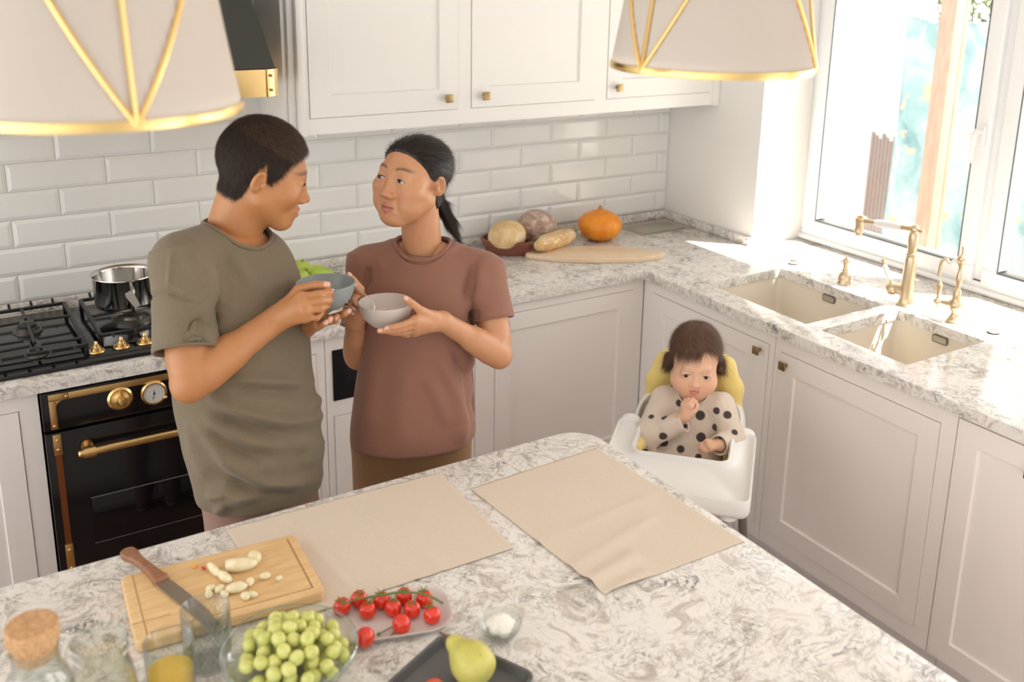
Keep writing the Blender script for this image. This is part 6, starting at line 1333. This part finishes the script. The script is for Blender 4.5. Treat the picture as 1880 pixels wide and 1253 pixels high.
    for (dx,dy,dz,r) in BDOTS:
        q=np.array((dx,dz)); dd=np.hypot(fr[:,0]-dx,(fr[:,2]-dz)-(fr[:,1])*-.37); c_=fr[np.argmin(dd+fr[:,1]*.02)]
        m=sstep(r*1.08,r*.90,np.linalg.norm(P-c_,axis=1))[:,None]; C=C*(1-m)+np.array((.060,.045,.042))*m
    pl=(sstep(.0105,.0095,np.abs(P[:,0]-.012-.12*(.78-P[:,2])*0))-sstep(.0088,.0078,np.abs(P[:,0]-.012)))*(P[:,1]<.04)*(P[:,2]<.755); C=C*(1-.25*pl[:,None])
    mb=MB(); mb.tube(rim+[rim[0],rim[1]],.0038,8,cap=False)
    for a,b_,c_ in L_:
        q=V(c_); dd=(q-V(b_)).normalized(); xx=dd.orthogonal().normalized(); yy=dd.cross(xx); mb.tube([q-dd*.001+xx*(.0285*math.cos(2*PI*i/32))+yy*(.0285*math.sin(2*PI*i/32)) for i in range(34)],.0022,6,cap=False)
    rb=bmparts(mb,(.72,.62,.52)); DM=fabric('dotted_jersey',(.7,.6,.5),(.6,.5,.4),500,.2); n_=NT(DM); a_=n_.n('ShaderNodeAttribute',attribute_name='tint'); n_.l(a_.outputs['Color'],n_.b.inputs['Base Color'])
    o=np_obj('dotted_top',[(apply(HM,P),Q,C),(apply(HM,rb[0]),rb[1],rb[2])],DM,e); o.matrix_parent_inverse=inv_of(e); o['label']='beige top with dark dots'
    mb=MB()
    for z in (.745,.715,.685,.655):
        y=min([p[1] for p in P if abs(p[0]-.012)<.003 and abs(p[2]-z)<.003 and p[1]<.05]+[.03]); mb.lathe([(0,0),(.0042,0),(.0045,.001),(.0035,.0018),(0,.0015)],14,HM@T((.012,y-.0003,z))@Matrix.Rotation(PI/2,4,'X'))
    bo=mb.build('buttons',mat('cream_button',(.75,.68,.58),.3),o); bo.matrix_parent_inverse=inv_of(e)
    # hair
    N0=vnormals(P0,Q0); Mi=np.array(M.inverted()); R3=np.array(M.to_3x3()); L0=(P0@Mi[:3,:3].T+Mi[:3,3])/s; x,y,z=L0.T
    side=sstep(.045,.07,np.abs(x)); m=sstep(-.002,.010,z-zline('baby',x,y)); 
    st=np.array([noise.noise(V((a*30,b_*8,1))) for a,b_ in zip(x,y)])
    th=(.0025+.003*sstep(.0,.08,z)+.0010*st)*m*s; th=th+.006*side*sstep(.03,-.03,z)*m*(y<.02); u,Ph,Qh=hairshell(P0,Q0,N0,m,th,None); Nh=N0[u]
    base=np.array((.18,.105,.07)); Ch=base*(1+.6*st[u])[:,None]; mm=np.clip(m[u]*1.2,0,1)[:,None]; Ch=Ch*mm+np.array(sk)*.7*(1-mm)
    def flow(p,n):
        l=(p@Mi[:3,:3].T+Mi[:3,3])/s; g=np.stack([l[:,0]*9-.25,.25+l[:,1]*5,-.35+l[:,2]*2-np.abs(l[:,0])*8],1); return g@R3.T
    S=strands(Ph,Qh,Nh,m[u]>.3,flow,15000,.026,.00030,.0012,(.15,.082,.052),9,3,.7); S1=strands(Ph,Qh,Nh,(m[u]>.2)&(np.abs(x[u])>.055)&(z[u]<.03),flow,2500,.030,.00045,.002,(.075,.038,.024),10,3,.5)
    fr_=(m>.15)&(m<.8)&(y>.03)&(x>-.015); S2=strands(P0,Q0,N0,fr_,lambda p,n: np.tile(R3@np.array((.25,.55,-.8)),(len(p),1)),420,.036,.00035,.0012,(.12,.06,.035),11,3,.5)
    h=np_obj('hair',[(Ph,Qh,Ch),S,S1,S2],HAIRS,e); h.matrix_parent_inverse=inv_of(e); h['label']='wispy brown hair'
BDOTS=BD
man(); woman(); baby()
# ---------------------------------------------------------------- bowls and spoons in their hands
def handbowl(c,r,h,mt,label,food,fz=.55,tilt=0):
    e=empty('cereal_bowl',(c[0],c[1],c[2]-h),label=label,cat='bowl'); t=.003; M_=T((c[0],c[1],c[2]-h)); pr_=smooth_prof([(0,0),(r*.45,0),(r*.62,h*.10),(r*.86,h*.42),(r*.97,h*.78),(r,h-.001)],4)+[(r-.0006,h),(r-t+.0006,h),(r-t,h-.001)]+smooth_prof([(r-t,h-.002),(r*.96-t,h*.78),(r*.84-t,h*.45),(r*.60-t,h*.15),(r*.4,.0045),(0,.004)],4)
    m=MB(); m.lathe(pr_,64,M_,cap=False); add(e,'bowl_wall',m,mt,ang=60)
    rr=r*.90-t; z=h*fz; P=[];F=[]; n=40
    for j in range(9):
        for i in range(n): q=rr*j/8; a=2*PI*i/n; P.append((q*math.cos(a),q*math.sin(a),z+.0025*noise.noise(V((q*70*math.cos(a),q*70*math.sin(a),c[0]*9)))))
    for j in range(8):
        for i in range(n): F.append((j*n+i,j*n+(i+1)%n,(j+1)*n+(i+1)%n,(j+1)*n+i))
    m=MB(); m.geom(P,F,M_); o=m.build('porridge',food,ang=80); bmesh; o['label']=food['lab']; o['category']='porridge'; return e
por1=mat('pale_porridge',(.72,.68,.62),.5); por1['lab']='pale porridge inside the grey bowl the man holds'; por2=mat('pinkish_porridge',(.68,.58,.54),.5); por2['lab']='pale pinkish porridge inside the cream bowl the woman holds'
handbowl(M_bowl,.0686,.062,plain('blue_grey_stoneware',(.26,.29,.29),.3),'blue-grey bowl held by the man',por1,.42)
handbowl(W_bowl,.0674,.060,plain('cream_stoneware',(.62,.56,.51),.3),'cream bowl held by the woman',por2,.50)
def spoon(pts,label,r=.0016):
    P=[V(p) for p in pts]; e=empty('spoon',P[-1],label=label,cat='spoon'); m=MB(); rr=[.0034,.0026,.0019,.0017,.0019]+[.004]; Q_=[]
    for i in range(len(P)-1):
        for k in range(4): Q_.append(P[i].lerp(P[i+1],k/4))
    Q_.append(P[-1])
    for _ in range(2): Q_=[Q_[0]]+[(Q_[i-1]+Q_[i]*2+Q_[i+1])/4 for i in range(1,len(Q_)-1)]+[Q_[-1]]
    R=[.0036-.0018*min(1,i/(len(Q_)*.45)) for i in range(len(Q_))]; m.tube(Q_,R,10,flat=(1,.55)); add(e,'handle',m,STEEL)
    d=(Q_[-1]-Q_[-3]).normalized(); m=MB(); t=bmesh.new(); bmesh.ops.create_uvsphere(t,u_segments=20,v_segments=10,radius=1); Mx=T(Q_[-1]+d*.016)@d.to_track_quat('X','Z').to_matrix().to_4x4()@Matrix.Diagonal((.020,.0125,.005,1)); m.merge(t,Mx); add(e,'spoon_bowl',m,STEEL); return e
spoon(W_spoon,'steel spoon standing in the cream bowl, held by the woman'); spoon(M_spoon,'steel spoon between the fingers of the man over the grey bowl')
# ------------------------------------------------------------------ camera, light, world
def camera():
    c=bpy.data.cameras.new('camera'); o=bpy.data.objects.new('camera',c); COL.objects.link(o)
    F=1826.7193; p,y,r=.2609,.5687,.0206
    f=V((math.sin(y)*math.cos(p),math.cos(y)*math.cos(p),-math.sin(p))); rt=V((math.cos(y),-math.sin(y),0)); u=rt.cross(f)
    X=math.cos(r)*rt+math.sin(r)*u; Y=-math.sin(r)*rt+math.cos(r)*u
    M=Matrix((X,Y,-f)).transposed().to_4x4(); M.translation=V((-2.3859,-2.9107,2.0845)); o.matrix_world=M
    c.sensor_width=36; c.lens=F/1880*36; c.shift_x=(940-977.3735)/1880; c.shift_y=(417.8779-626.5)/1880
    c.dof.use_dof=True; c.dof.focus_distance=2.65; c.dof.aperture_fstop=3.2; c.clip_start=.05
    scene.camera=o
camera()
s=bpy.data.lights.new('sun','SUN'); s.energy=SUN_E; s.angle=rad(.6); s.color=(1,.94,.84)
o=bpy.data.objects.new('sun',s); COL.objects.link(o); el=rad(56.5); o.rotation_euler=V((-.714*math.cos(el),.70*math.cos(el),-math.sin(el))).to_track_quat('-Z','Y').to_euler(); o.location=(3,-3,6)
w=bpy.data.worlds.new('daylight'); scene.world=w; w.use_nodes=True; b=w.node_tree.nodes['Background']; b.inputs[0].default_value=(1,.99,.975,1); b.inputs[1].default_value=1
_t=w.node_tree; _g=_t.nodes.new('ShaderNodeTexCoord'); _s=_t.nodes.new('ShaderNodeSeparateXYZ'); _m=_t.nodes.new('ShaderNodeFloatCurve'); _c=_m.mapping.curves[0]
for i,(px_,py_) in enumerate(((0,WORLD[0]),(.35,WORLD[1]),(.6,WORLD[2]),(.95,WORLD[3]))):
    (_c.points[i] if i<2 else _c.points.new(.5,.5)).location=(px_,py_/6)
_m.mapping.update(); _a=_t.nodes.new('ShaderNodeMath'); _a.operation='MULTIPLY_ADD'; _a.inputs[1].default_value=.5; _a.inputs[2].default_value=.5; _k=_t.nodes.new('ShaderNodeMath'); _k.operation='MULTIPLY'; _k.inputs[1].default_value=6
_t.links.new(_g.outputs['Generated'],_s.inputs[0]); _t.links.new(_s.outputs[0],_a.inputs[0]); _t.links.new(_a.outputs[0],_m.inputs['Value']); _t.links.new(_m.outputs[0],_k.inputs[0]); _t.links.new(_k.outputs[0],b.inputs[1])
vs=scene.view_settings; scene.display_settings.display_device='sRGB'; vs.view_transform='Standard'; vs.look='None'; vs.gamma=1; vs.use_curve_mapping=False; vs.exposure=EXPO
